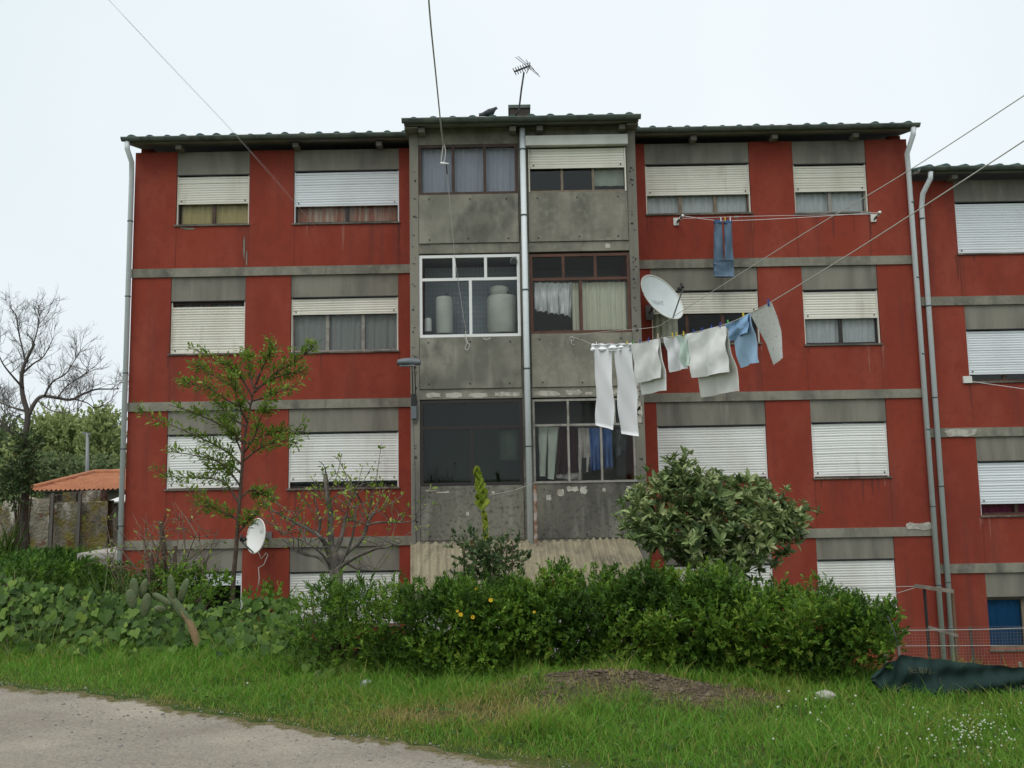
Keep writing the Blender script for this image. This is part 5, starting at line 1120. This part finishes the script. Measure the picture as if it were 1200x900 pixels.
shrub('weedy_bush', 'loose leafy weeds rising beside the young tree before the lower left window', [(250, 702, 28, 20, -8.2, .3), (300, 712, 26, 14, -8.4, .3), (215, 690, 24, 24, -7.9, .3), (335, 712, 24, 16, -8.4, .3)], 210, 8, .13, .045, .024, 'hedge_leaf', 'oval', inner=.95, bri=(.3, 1), sub=4)
straps(300, 735, -9.3, 70, .45, 1.3, .012, 'fine grassy clump in the creeper below the small dish', bri=(.1, 1))
straps(60, 735, -9.1, 60, .55, 1.6, .014, 'fine grassy clump rising through the creeper at far left', bri=(.2, 1))
straps(255, 740, -9.3, 60, .40, 1.4, .012, 'fine grassy clump right of the prickly pear stem', bri=(.2, 1))
# ------------------------------------------------------------------ prickly pear
cac = thing('prickly_pear', at(225, 745, -9.45), 'prickly pear cactus with brown leaning stem rising from the creeper', 'cactus')
def pad(px, py, w_, h_, rot, Y, mtn='cactus'):
    c = at(px, py, Y); w_ *= .78; s_ = (c - CAM).dot(fwd) / F; Mx = Matrix.Rotation(R(rot), 3, 'Y') @ Matrix.Rotation(R(random.uniform(-25, 25)), 3, 'Z'); m_ = MB(); m_.ball(c, (w_ * s_ / 2, .022, h_ * s_ / 2), 16, 10, Mx)
    o = m_.build('pad', mtn, cac, True)
    sp = MB()
    for k in range(14):
        a, r_ = random.uniform(0, 6.28), random.uniform(.2, .85); l_ = Vector((w_ * s_ / 2 * r_ * math.cos(a), -.022 * math.sqrt(1 - r_ * r_) - .002, h_ * s_ / 2 * r_ * math.sin(a)))
        sp.ball(c + Mx @ l_, .004, 5, 3)
    tag(sp.build('areoles', 'cactus_old', o), kind='stuff')
for a in [(201, 689, 13, 32, -6, -9.5), (215, 692, 14, 30, 18, -9.4), (208, 711, 14, 40, -38, -9.5), (190, 702, 10, 26, -58, -9.55), (188, 713, 19, 8.5, 5, -9.55), (157, 690, 14, 26, -4, -9.3), (168, 690, 12, 24, 14, -9.25), (154, 702, 15, 24, -14, -9.4), (171, 709, 15, 28, 8, -9.35), (217, 722, 12, 26, -34, -9.5)]: pad(*a)
MB().tube(smooth([at(x, y, -9.5) for x, y in ((213, 716), (221, 728), (227, 741), (233, 758))], 4), [.022, .024, .026, .027, .03, .033, .035, .036, .037, .038, .038, .038, .04], 8).build('stem', 'cactus_old', cac, True)

# ------------------------------------------------------------------ young leafy tree in front of the left wing
def branch_leaves(paths, step, L, W, jit, per=1):
    P, A_ = [], []
    for pts in paths:
        for i in range(len(pts) - 1):
            d = pts[i + 1] - pts[i]; k = max(1, int(d.length / step))
            for j in range(k): P += [tuple(pts[i] + d * ((j + random.random()) / k))] * per; A_ += [tuple(d.normalized())] * per
    P, A_ = np.array(P), np.array(A_); n = len(P); s = rnd_dirs(n); s = nrmz(s - A_ * np.sum(s * A_, 1, keepdims=True)); P = P + s * jit * rng.uniform(0, 1, (n, 1))
    axis = nrmz(A_ * .55 + s * .8 + np.array([0, 0, .15])); nrm = rnd_dirs(n) * .6 + np.array([0, -.2, .8]); sc_ = np.exp(rng.normal(0, .25, n)); return P, axis, nrm, L * sc_, W * sc_
YG = -7.4
def T2(x, y, d=0.0): return at(x, y, YG + d)
plum = thing('young_tree', (T2(275, 700).x, YG, hz(T2(275, 700).x, YG)), 'slender young leafy tree in front of the left wing', 'tree')
tk = [Vector((T2(272, 700).x, YG, hz(T2(272, 700).x, YG) - .1)), T2(273, 690), T2(277, 640), T2(280, 595), T2(284, 545), T2(288, 505), T2(296, 465), T2(303, 438)]
m_ = MB(); ts = smooth(tk, 4); m_.tube(ts, [.032 - .025 * i / (len(ts) - 1) for i in range(len(ts))], 8); m_.build('trunk', 'bark_brown', plum, True)
BR = [((280, 590), (262, 565), (232, 560), (191, 559), .3), ((284, 545), (258, 525), (205, 500), (158, 482), .25), ((286, 520), (262, 500), (230, 485), (197, 474), -.2), ((292, 480), (268, 470), (245, 455), (219, 450), -.3),
      ((294, 475), (275, 455), (250, 440), (233, 431), .2), ((296, 465), (280, 440), (258, 425), (239, 416), -.1), ((298, 455), (293, 440), (292, 424), (291, 420), .1), ((300, 450), (308, 430), (316, 415), (318, 405), -.2),
      ((298, 460), (322, 438), (345, 425), (371, 404), .2), ((300, 455), (325, 442), (340, 438), (357, 436), .35), ((296, 470), (312, 465), (325, 460), (337, 456), -.3), ((287, 520), (310, 510), (332, 505), (354, 506), .2),
      ((285, 540), (305, 525), (322, 518), (342, 518), -.25), ((282, 570), (262, 545), (235, 535), (198, 529), -.35), ((281, 585), (292, 575), (300, 578), (312, 582), .2), ((288, 500), (272, 490), (262, 480), (252, 470), .3), ((290, 495), (282, 480), (276, 460), (270, 445), -.3),
      ((283, 555), (270, 545), (258, 550), (245, 548), .2), ((279, 610), (262, 600), (240, 592), (222, 575), .1), ((278, 625), (290, 612), (300, 600), (307, 592), -.2), ((285, 535), (275, 510), (268, 500), (262, 490), .35), ((286, 530), (298, 512), (305, 490), (312, 482), -.3)]
paths = []; m_ = MB()
for a, b_, c, d, dz in BR:
    pts = smooth([T2(*a), T2(*b_, dz * .4), T2(*c, dz * .8), T2(*d, dz)], 5); m_.tube(pts, [.014 - .011 * i / (len(pts) - 1) for i in range(len(pts))], 5); paths.append(pts[3:])
    for k in range(11):
        i0 = random.randrange(2, len(pts) - 1); s0 = pts[i0]; dirn = (pts[i0 + 1] - pts[i0]).normalized() + Vector((random.uniform(-.7, .7), random.uniform(-.7, .7), random.uniform(-.3, .8))); e = s0 + dirn.normalized() * random.uniform(.08, .24); m_.tube([s0, (s0 + e) / 2 + Vector((0, 0, .01)), e], [.005, .004, .002], 4); paths.append([s0, e])
m_.build('branches', 'bark_brown', plum, True)
p, ax, nm, L, W = branch_leaves(paths, .018, .047, .021, .065, 3); leaf_cloud('foliage', p, ax, nm, L, W, 'diamond', 'plum_leaf', plum, np.clip(rng.beta(2, 2, len(p)), 0, 1))

# ------------------------------------------------------------------ pruned tree with stubs
prn = thing('pruned_tree', (T2(393, 700).x, YG - .3, hz(T2(393, 700).x, YG - .3)), 'pruned nearly bare tree with stubby limbs and few leaves', 'tree')
def T3(x, y, d=0.0): return at(x, y, YG - .3 + d)
m_ = MB(); b0 = T3(395, 700); b0.z = hz(b0.x, b0.y) - .1
m_.tube(smooth([b0, T3(394, 690), T3(392, 665), T3(390, 648)], 4), [.085 - .002 * i for i in range(13)], 9); m_.build('trunk', 'bark_grey', prn, True)
LM = [([(391, 655), (388, 640), (387, 618), (388, 600), (385, 583), (383, 556)], .055, .030, 0), ([(390, 660), (380, 640), (372, 626), (350, 612), (320, 599)], .045, .012, -.15), ([(372, 626), (376, 618), (374, 606)], .03, .02, -.1), ([(391, 650), (400, 632), (405, 615), (407, 602)], .040, .018, .1), ([(392, 662), (405, 650), (425, 630), (432, 612), (438, 600)], .042, .020, .2),
      ([(430, 615), (445, 612), (470, 613), (488, 610)], .02, .006, .2), ([(392, 670), (412, 655), (440, 642), (452, 640), (470, 636)], .035, .010, -.2), ([(345, 612), (338, 622), (332, 628)], .014, .005, -.15), ([(392, 672), (375, 655), (355, 650), (338, 640)], .03, .008, .15), ([(394, 675), (402, 660), (420, 665), (442, 668)], .03, .008, .15), ([(432, 612), (424, 590), (410, 575)], .014, .005, .2), ([(388, 672), (380, 655), (366, 640), (352, 632)], .024, .007, -.3), ([(396, 668), (410, 640), (415, 620), (418, 590)], .026, .008, -.2)]
lp = []; m_ = MB()
for pts, ra, rb, dz in LM:
    q = smooth([T3(x, y, dz * min(1, i * .5)) + Vector((random.uniform(-.015, .015), random.uniform(-.03, .03), random.uniform(-.015, .015))) for i, (x, y) in enumerate(pts)], 4); m_.tube(q, [.78 * (ra + (rb - ra) * i / (len(q) - 1)) * (1 + .12 * math.sin(i * 2.1)) for i in range(len(q))], 7)
    for k in range(9):
        s0 = q[random.randrange(len(q) // 2, len(q))]; e = s0 + Vector((random.uniform(-.35, .35), random.uniform(-.3, .3), random.uniform(.0, .42))); mid = (s0 + e) / 2 + Vector((random.uniform(-.04, .04), 0, random.uniform(-.02, .05))); m_.tube(smooth([s0, mid, e], 3), .0045, 4); lp.append([mid, e])
for a, b_ in (((385, 583), (401, 531)), ((410, 590), (425, 545)), ((430, 610), (447, 520)), ((407, 600), (412, 560)), ((438, 600), (452, 566)), ((445, 600), (460, 570)), ((388, 600), (365, 560))): m_.tube([T3(*a), (T3(*a) + T3(*b_)) / 2 + Vector((.02, 0, 0)), T3(*b_)], [.007, .005, .003], 5); lp.append([T3(*a), T3(*b_)])
m_.build('limbs', 'bark_grey', prn, True)
p, ax, nm, L, W = branch_leaves(lp, .06, .05, .025, .04, 2); leaf_cloud('foliage', p, ax, nm, L, W, 'diamond', 'plum_leaf', prn, np.clip(rng.uniform(.35, 1, len(p)), 0, 1))
for a in [(400, 700, 40, 12), ]: pass

# dead brushwood at left
dd = thing('dead_bush', at(180, 700, -7.6), 'tangle of bare brown twigs before the lower left wing', 'bush'); m_ = MB(); tw = []
for k in range(44):
    b0 = at(random.uniform(165, 235), 700, -7.6 + random.uniform(-.3, .3)); b0.z = hz(b0.x, b0.y); e = at(random.uniform(120, 262), random.uniform(598, 668), -7.6 + random.uniform(-.5, .5)); mid = lerp(b0, e, .55) + Vector((random.uniform(-.15, .15), random.uniform(-.1, .1), random.uniform(-.05, .15)))
    q = smooth([b0, mid, e], 4); ra = random.choice((.007, .009, .016)); m_.tube(q, [ra * (1 - .75 * i / 8) for i in range(9)], 5)
    for j in range(5):
        s0 = q[random.randrange(4, 8)]; e2 = s0 + Vector((random.uniform(-.3, .3), random.uniform(-.2, .2), random.uniform(-.1, .25))); m_.tube([s0, e2], [.004, .002], 4); tw.append([s0, e2])
m_.build('twigs', 'dry_twig', dd, True)
for k, (xa, ya, xb, yb) in enumerate(((188, 610, 192, 700), (176, 650, 180, 700), (205, 640, 200, 700))): MB().tube(smooth([at(xb, yb + 20, -7.6), at((xa + xb) / 2 + 2, (ya + yb) / 2, -7.6), at(xa, ya, -7.6)], 4), [.03, .03, .029, .028, .027, .026, .025, .024, .022], 6).build('stub', 'bark_brown', dd, True)
p, ax, nm, L, W = branch_leaves(tw, .16, .05, .024, .03, 1); leaf_cloud('leaves', p, ax, nm, L, W, 'diamond', 'plum_leaf', dd, rng.uniform(.3, 1, len(p)))

# ------------------------------------------------------------------ yellow-green spike, rose bush
YS = -7.6
sp_ = thing('spike_plant', at(572, 690, YS), 'tall yellow-green flower spike with drooping bracts before the grey panel', 'plant'); zg = hz(sp_.location.x, YS); sp_.location.z = zg
S_ = lambda x, y, d=0: at(x, y, YS + d)
b0 = S_(573, 690); b0.z = zg; MB().tube(smooth([b0, S_(572, 680), S_(570, 630), S_(567, 600), S_(563, 570), S_(559, 550)], 4), [.014 - .0004 * i for i in range(21)], 6).build('stalk', 'spike_leaf', sp_, True)
def bracts(ys, wpx, nper, hl):
    P, A_, L_, W_ = [], [], [], []
    for y in ys:
        x = np.interp(y, [548, 570, 600, 630, 640], [558.5, 563, 567, 570, 570.5]); s_ = (S_(x, y) - CAM).dot(fwd) / F
        for k in range(nper):
            a = random.uniform(0, 6.28); P.append(tuple(S_(x, y) + Vector((0, 0, .02)))); A_.append((math.cos(a) * .55, math.sin(a) * .55, -1.0)); L_.append(hl * s_ * random.uniform(.8, 1.2)); W_.append(wpx * s_ * random.uniform(.8, 1.15))
    return np.array(P), np.array(A_), np.array(L_), np.array(W_)
p, A_, L_, W_ = bracts(np.linspace(549, 588, 7), 12, 3, 12)
W_ *= np.repeat(np.linspace(.6, 1.6, 7), 3); leaf_objects(p, A_, np.stack([A_[:, 0], A_[:, 1], np.full(len(A_), .4)], 1), L_, W_, 'heart', 'spike_leaf', sp_, 'bract')
p, A_, L_, W_ = bracts(np.linspace(602, 632, 9), 7, 3, 9); leaf_cloud('flowers', p, A_, np.stack([A_[:, 0], A_[:, 1], np.full(len(A_), .4)], 1), L_, W_, 'heart', 'spike_leaf', sp_, rng.uniform(.4, 1, len(p)))
rb = shrub('rose_bush', 'loose dark rose bush around the foot of the yellow-green spike', [(570, 668, 34, 24, -8.0, .3), (590, 650, 24, 22, -8.0, .3), (552, 648, 22, 22, -8.0, .3), (578, 690, 36, 16, -8.0, .3)], 240, 9, .10, .048, .026, 'rose_leaf', shape='oval', inner=.9, up_bias=.5)
m_ = MB(); rp_ = []
for (x0, y0), (x1, y1) in (((568, 690), (543, 618)), ((572, 690), (556, 622)), ((580, 690), (600, 618)), ((585, 690), (608, 640)), ((562, 690), (540, 655)), ((575, 690), (585, 625))):
    q = smooth([at(x0, y0, -8), at((x0 + x1) / 2 + random.uniform(-4, 4), (y0 + y1) / 2, -8.05), at(x1, y1, -8.0)], 4); m_.tube(q, [.008 - .0006 * i for i in range(9)], 5); rp_.append(q[3:])
m_.build('canes', 'bark_brown', rb, True); p, ax, nm, L, W = branch_leaves(rp_, .035, .045, .026, .05, 2); leaf_cloud('leaves', p, ax, nm, L, W, 'oval', 'rose_leaf', rb, rng.uniform(.2, 1, len(p)))
# yellow flowers on the hedge
for k, (px, py) in enumerate([(540, 720), (554, 723), (575, 703), (558, 690), (626, 717), (669, 669), (536, 716)]):
    c = at(px, py, HY(px) - .42 if py > 680 else -8.4); th = thing('yellow_flower', c, ['yellow flower in the hedge, left one of a pair', 'yellow flower in the hedge, right one of a pair', 'yellow flower at the upper middle of the hedge', 'small yellow flower under the rose bush', 'yellow flower in the hedge below the rusty post', 'yellow flower standing out against the corrugated roof', 'tiny yellow flower above the pair in the hedge'][k], 'flower', 'yellow flowers along the hedge')
    n_ = 8; a = np.arange(n_) * 6.283 / n_; s_ = .019 if k in (0, 1, 2, 5) else .013
    ax = np.stack([np.cos(a), -.35 + 0 * a, np.sin(a)], 1); leaf_cloud('petals', np.tile(np.array(tuple(c)), (n_, 1)), ax, np.tile([0., -1, .2], (n_, 1)), np.full(n_, s_), np.full(n_, s_ * .7), 'oval', 'petal_yellow', th, np.zeros(n_))
    MB().ball(c + Vector((0, -.006, 0)), .0035, 8, 5).build('flower_centre', 'cactus_old', th); MB().tube([c, c + Vector((.01, .12, -.14))], .0025, 4).build('stem', 'hedge_leaf', th)

# ------------------------------------------------------------------ loquat tree
YQ = -6.9
def LQ(px, py, rx, ry, d=.45, dy=0): return (px, py, rx, ry, YQ + dy, d)
lq = shrub('loquat_tree', 'rounded loquat tree with big grey-green leaves right of the middle bay', [LQ(798, 554, 16, 20, .2), LQ(785, 590, 44, 30, .42), LQ(838, 590, 48, 30, .5), LQ(752, 604, 26, 20, .35), LQ(895, 606, 34, 26, .4), LQ(930, 612, 14, 12, .2), LQ(800, 628, 56, 34, .55), LQ(865, 630, 54, 36, .55), LQ(792, 640, 30, 22, .4), LQ(850, 662, 48, 24, .4), LQ(905, 640, 24, 26, .35)],
           980, 10, .075, .106, .036, 'loquat_leaf', 'lance', 'tree', up_bias=.6, bark='bark_brown', whorl=True, spread=1.1, indiv=280, inner=.6, stems=False, sub=3, trunk_px=(at(840, 720, YQ).x, YQ))
m_ = MB(); b0 = at(842, 720, YQ); b0.z = hz(b0.x, YQ) - .1
for pts in ([(842, 700), (838, 670), (815, 640), (795, 600), (797, 545)], [(843, 700), (848, 665), (860, 630), (880, 605)], [(840, 690), (800, 660), (765, 635), (745, 612)], [(842, 690), (880, 660), (910, 630), (930, 612)], [(841, 680), (838, 640), (835, 600), (838, 575)]):
    q = smooth([b0] + [at(x, y, YQ) for x, y in pts], 4); m_.tube(q, [.05 - .042 * i / (len(q) - 1) for i in range(len(q))], 7)
m_.build('limbs', 'bark_brown', lq, True)

# ------------------------------------------------------------------ bare tree at left
YB_ = 2.0
bt = thing('bare_tree', (at(30, 620, YB_).x, YB_, 2.45), 'leafless dark tree with fine twigs at the left edge', 'tree')
def T4(x, y, d=0.0): return at(x, y, YB_ + d)
skel = [([(30, 640), (30, 600), (31, 560), (31, 515), (33, 488), (27.6, 464), (27, 440), (31, 420), (38, 405)], .17, .045, 0), ([(33, 488), (42, 474), (52, 464), (68, 466), (83, 467), (98, 461), (112, 455), (128, 455), (141, 457)], .085, .02, .6), ([(31, 505), (22, 510), (14, 507), (4, 497), (-4, 484), (-12, 480)], .07, .02, -.5),
        ([(31, 482), (12, 478), (-2, 470), (-15, 465)], .05, .015, .8), ([(27.6, 455), (14, 440), (4, 425), (-5, 400)], .05, .012, -.8), ([(28, 436), (40, 425), (50, 415), (60, 400)], .05, .012, .7), ([(30, 424), (24, 400), (20, 382), (18, 368)], .035, .01, -.4), ([(38, 405), (42, 390), (44, 378), (46, 366)], .03, .01, .3), ([(52, 464), (60, 450), (75, 438), (90, 420)], .045, .012, -.6), ([(83, 467), (100, 472), (115, 478), (130, 470)], .03, .01, .9), ([(45, 470), (60, 480), (78, 485), (95, 480)], .03, .01, -.9), ([(34, 495), (20, 488), (8, 486), (0, 478)], .03, .01, 1.0), ([(68, 466), (78, 452), (98, 440), (110, 432)], .035, .01, .9)]
m_ = MB(); twg = MB(); limbs_ = []
for pts, ra, rb_, dz in skel:
    q = smooth([T4(x, y, dz * i / (len(pts) - 1)) + Vector((random.uniform(-.05, .05), 0, random.uniform(-.05, .05))) * (i > 0) for i, (x, y) in enumerate(pts)], 4)
    if pts[0][1] > 600: q[0].z = 2.2
    m_.tube(q, [.58 * (ra + (rb_ - ra) * i / (len(q) - 1)) for i in range(len(q))], 8); limbs_.append(q)
def grow(p, d, L, r_, lev):
    pts = [p]; 
    for k in range(3): d = (d + Vector((random.gauss(0, .22), random.gauss(0, .22), random.gauss(.10, .16)))).normalized(); pts.append(pts[-1] + d * L / 3)
    twg.tube(pts, [r_, r_ * .8, r_ * .65, r_ * .45], 4)
    if lev > 0:
        for k in range(3 if lev > 1 else 3): 
            i = random.choice((1, 2, 3)); nd_ = (d + Vector((random.gauss(0, .6), random.gauss(0, .6), random.gauss(.15, .45)))).normalized(); grow(pts[i], nd_, L * random.uniform(.55, .8), r_ * .62, lev - 1)
for li, q in enumerate(limbs_):
    for k in range(10 if li else 8):
        i = random.randrange(len(q) * (10 if li == 0 else 4) // 20, len(q)); out_ = Vector((random.gauss((q[i].x - T4(30, 500).x) * .35, .5), random.gauss(0, .5), random.gauss(.75, .35))).normalized(); grow(q[i], out_, random.uniform(.28, .5), .0085, 3)
m_.build('trunk', 'bark_bare', bt, True); tag(twg.build('twigs', 'bark_bare', bt, False), kind='stuff')
shrub('ivy_growth', 'ivy and fern-like fronds clinging to the bare tree trunk foot', [(27, 548, 9, 26, YB_ - .3, .25), (16, 572, 13, 18, YB_ - .4, .3), (33, 520, 8, 12, YB_ - .2, .2)], 220, 7, .15, .10, .045, 'rose_leaf', 'oval', 'ivy', up_bias=.2)
straps(8, 640, 1.2, 50, 1.0, 1.0, .04, 'tall arching fronds below the bare tree', bri=(.1, .8), name='frond_plant', z=2.45)

# far trees behind the orange roof
FG = 'far trees behind the orange roof'
shrub('far_tree', 'broad pale green tree behind the orange roof', [(75, 530, 45, 38, 34, 2.2), (50, 545, 34, 32, 34, 2.0), (95, 545, 36, 34, 34, 2.0), (70, 505, 26, 18, 34, 1.6)], 2300, 9, .55, .22, .14, 'far_leaf', 'diamond', 'tree', group=FG, bark='bark_bare', inner=.8)
shrub('far_tree', 'pointed light green tree between the lamp pole and left downpipe', [(122, 520, 18, 34, 32, 1.4), (124, 545, 22, 26, 32, 1.4), (121, 498, 9, 18, 32, .8)], 1100, 9, .5, .20, .12, 'far_leaf', 'diamond', 'tree', group=FG, bark='bark_bare', inner=.8)
shrub('far_tree', 'dim green tree at the far left behind the bare tree', [(5, 540, 40, 40, 40, 2.5), (-30, 530, 35, 40, 40, 2.5)], 1200, 9, .6, .26, .16, 'far_leaf_dark', 'diamond', 'tree', group=FG, bark='bark_bare', inner=.8)
shrub('far_tree', 'dark green tree low behind the garden wall', [(60, 560, 50, 22, 28, 1.5), (110, 562, 40, 18, 28, 1.5)], 900, 9, .45, .2, .12, 'far_leaf_dark', 'diamond', 'tree', group=FG, bark='bark_bare', inner=.8)

# ------------------------------------------------------------------ grass of the verge
def hedge_front(x):
    xs_ = []; ys_ = []
    for px in (-100, 0, 200, 430, 560, 640, 800, 1000, 1060, 1300): p = at(px, 700, HY(px)); xs_.append(p.x); ys_.append(p.y)
    return np.interp(x, xs_, ys_)
def grass(n, xlo, xhi, ylo, yhi, hmul, wmul, name, label, dens=None, cond=None, seg=2):
    x = rng.uniform(xlo, xhi, n); y = rng.uniform(ylo, yhi, n); e = path_edge(x); hf = hedge_front(x)
    dm = dirt_mask(x, y); d_ = y - e
    prob = np.clip((d_ + .26) / .40, 0, 1) ** 1.6 * np.where(d_ < 0, np.clip(fnoise(x * 7, y * 7, 61) * 3 - 1.1, 0, 1), 1) * (1 - .93 * dm) * np.where(y > hf + .45, 0, 1) * np.clip(.35 + 1.2 * fnoise(x * 5, y * 5, 14), .15, 1)
    k = rng.uniform(0, 1, n) < prob; x, y, d_, hf, dm = x[k], y[k], d_[k], hf[k], dm[k]; n = len(x)
    tall = sstep(.75, .05, hf - y) ; clump = np.clip(fnoise(x * 3.2, y * 3.2, 17) * 1.7 - .35, 0, 1.2); tuft = np.exp(-(((x - 8.13) / .22) ** 2 + ((y + 11.95) / .14) ** 2)) + .45 * np.clip(vnoise(x * 6.5, y * 6.5, 71) * 4 - 3.1, 0, 1)
    h = (.026 + .050 * np.clip(d_ / .7, 0, 1) * (.35 + 1.0 * clump) + .05 * tall + .10 * tuft + .02 * sstep(10.6, 11.8, x) * clump) * np.exp(rng.normal(0, .32, n)) * (1 - .6 * dm) * hmul
    th = rng.uniform(0, 6.283, n); ln = np.stack([np.cos(th), np.sin(th), 0 * th], 1) * (h * rng.uniform(.2, 1.1, n))[:, None]
    V, F_, nf = blades_arr(np.stack([x, y, height(x, y) - .004], 1), h, ln, (.0042 + .02 * h) * wmul * rng.uniform(.7, 1.3, n), seg)
    patch = fnoise(x * 1.5 + 3, y * 1.9, 23); dry = np.exp(-(((x - 7.55) / .9) ** 2 + ((y + 11.5) / .35) ** 2)) * .40 + .45 * np.exp(-(d_ / .12) ** 2) * (.4 + fnoise(x * 4, y * 4, 2)) + .5 * dm + .18 * np.exp(-(((x - 9.4) / .9) ** 2 + ((y + 11.3) / .4) ** 2))
    c = np.clip(.30 + .62 * patch + rng.normal(0, .16, n) - dry, 0, 1); dead = rng.uniform(0, 1, n) < .08; c[dead] = rng.uniform(0, .12, dead.sum())
    o = npmesh(name, V, F_, 'grass_blades', None, np.repeat(c, nf)); tag(o, label, 'grass', kind='stuff'); return o
grass(330000, 2.2, 13.6, -13.6, -8.6, 1.0, 1.0, 'grass', 'short rough green grass of the verge')
n = 14000; x = rng.uniform(-9, -.5, n); y = rng.uniform(-8.5, 3.2, n); h = rng.uniform(.08, .3, n); th = rng.uniform(0, 6.28, n)
V, F_, nf = blades_arr(np.stack([x, y, height(x, y) - .01], 1), h, np.stack([np.cos(th), np.sin(th), 0 * th], 1) * (h * .7)[:, None], np.full(n, .014), 2); o = npmesh('grass', V, F_, 'grass_blades', None, np.repeat(np.clip(rng.normal(.6, .2, n), 0, 1), nf)); tag(o, 'long grass of the garden left of the building', 'grass', kind='stuff')
# broad weeds and clover leaves in the turf
n = 9000; x = rng.uniform(5.5, 13, n); y = rng.uniform(-12.9, -10, n); k = (y - path_edge(x) > .1) & (y < hedge_front(x) - .2) & (rng.uniform(0, 1, n) < np.clip(fnoise(x * 2, y * 2, 41) * 1.6 - .45, 0, 1)) & (dirt_mask(x, y) < .6); x, y = x[k], y[k]; n = len(x)
ax = np.stack([rng.normal(0, 1, n), rng.normal(0, 1, n), rng.uniform(-.1, .5, n)], 1); s_ = rng.uniform(.014, .045, n)
o = leaf_cloud('clover_leaves', np.stack([x, y, height(x, y) + rng.uniform(.01, .05, n)], 1), ax, np.tile([0., -.2, 1.], (n, 1)) + rng.normal(0, .3, (n, 3)), s_, s_ * .75, 'oval', 'nettle_leaf', None, rng.uniform(0, 1, n)); tag(o, 'small clover and weed leaves among the grass', 'weeds', kind='stuff')
# white clover heads
fl = []; 
for k in range(165):
    if k < 125: px, py = random.gauss(1140, 32), random.gauss(862, 15)
    else: px, py = random.uniform(900, 1195), random.uniform(820, 880)
    if py > 912 or py < 815: continue
    p = ag(px, py, Z0 + .05); fl.append((p.x, p.y))
m_ = MB()
for x_, y_ in fl:
    z = hz(x_, y_); h_ = random.uniform(.05, .085); r_ = random.uniform(.003, .0068); m_.ball((x_, y_, z + h_), r_, 6, 4)
tag(m_.build('clover_flowers', 'petal_white'), 'patch of small white clover flowers in the grass at lower right', 'flowers', kind='stuff')
m_ = MB()
for px, py in ((290, 803), (925, 823), (945, 830), (912, 836), (1003, 823), (950, 843)):
    p = ag(px, py, Z0 + .05); m_.ball((p.x, p.y, hz(p.x, p.y) + .075), .008, 7, 5)
tag(m_.build('daisies', 'petal_white'), 'a few stray white flowers scattered in the grass', 'flowers', kind='stuff')
# clods on the bare soil
n = 2600; x = rng.normal(8.8, .8, n); y = rng.normal(-11.1, .25, n); k = dirt_mask(x, y) > .25; x, y = x[k], y[k]; n = len(x); s_ = .006 * np.exp(rng.normal(0, .6, n))
V = np.stack([x, y, height(x, y) + .003], 1)[:, None] + oct_[None] * s_[:, None, None] * rng.uniform(.6, 1.5, (n, 6, 1)); F_ = (np.arange(n)[:, None, None] * 6 + np.array([(0, 2, 4), (2, 1, 4), (1, 3, 4), (3, 0, 4), (2, 0, 5), (1, 2, 5), (3, 1, 5), (0, 3, 5)])[None]).reshape(-1, 3)
mat('clod', (.095, .072, .048), .97, [((.18, .145, .10), 4, ISO, .45, .65, .9)]); o = npmesh('soil_clods', V.reshape(-1, 3), F_, 'clod'); tag(o, 'crumbly brown soil clods on the low mound', 'soil', kind='stuff')
# stones and litter
def rock(px, py, w_, h_, label, mtn='rock', cat='stone', name='stone', seed=1):
    p = ag(px, py, Z0 + .02); s_ = (p - CAM).dot(fwd) / F; rr = random.Random(seed); m_ = MB(); m_.ball((p.x, p.y, hz(p.x, p.y) + h_ * s_ * .35), (w_ * s_ / 2, w_ * s_ * .35, h_ * s_ * .6), 14, 9)
    m_.v = [(x + rr.uniform(-1, 1) * .08 * w_ * s_, y + rr.uniform(-1, 1) * .06 * w_ * s_, z + rr.uniform(-1, 1) * .09 * h_ * s_) for x, y, z in m_.v]
    one(m_.build(name, mtn), label, cat)
rock(968, 823, 24, 11, 'pale grey stone in the grass before the right end of the hedge')
rock(633, 792, 7, 4, 'small white stone on the left side of the soil mound', 'litter', seed=3)
rock(648, 790.5, 7, 3, 'tiny white chip on the soil mound crest', 'litter', seed=4)
rock(429, 799, 15, 9, 'crumpled white and dark litter at the foot of the hedge', 'litter', 'litter', 'litter', 5)
p = at(285, 714, -9.1); one(MB().bar(p + Vector((0, 0, -.05)), p + Vector((-.02, 0, .07)), .02, .015).build('marker_stick', 'white_plastic'), 'short white stick poking out of the creeper', 'stick')
# broad-leaved weed at the mound edge
wd = thing('broad_leaf_weed', ag(610, 790, Z0), 'pale broad-leaved weed sprouting at the left edge of the mound', 'plant'); c = ag(606, 788, Z0)
pts = np.array([tuple(at(x, y, c.y)) for x, y in ((603, 780), (611, 775), (613, 783), (598, 778), (592, 775), (606, 786))]); n = len(pts); leaf_objects(pts, np.stack([rng.normal(0, .5, n), np.full(n, -.3), rng.normal(-.2, .4, n)], 1), np.tile([0., -.8, .5], (n, 1)), np.full(n, .07), np.full(n, .07), 'heart', 'vine_leaf', wd)
m_ = MB()
for q in pts: m_.tube([(c.x, c.y + .02, Z0), Vector(q)], .003, 4)
m_.build('stalks', 'dry_twig', wd)
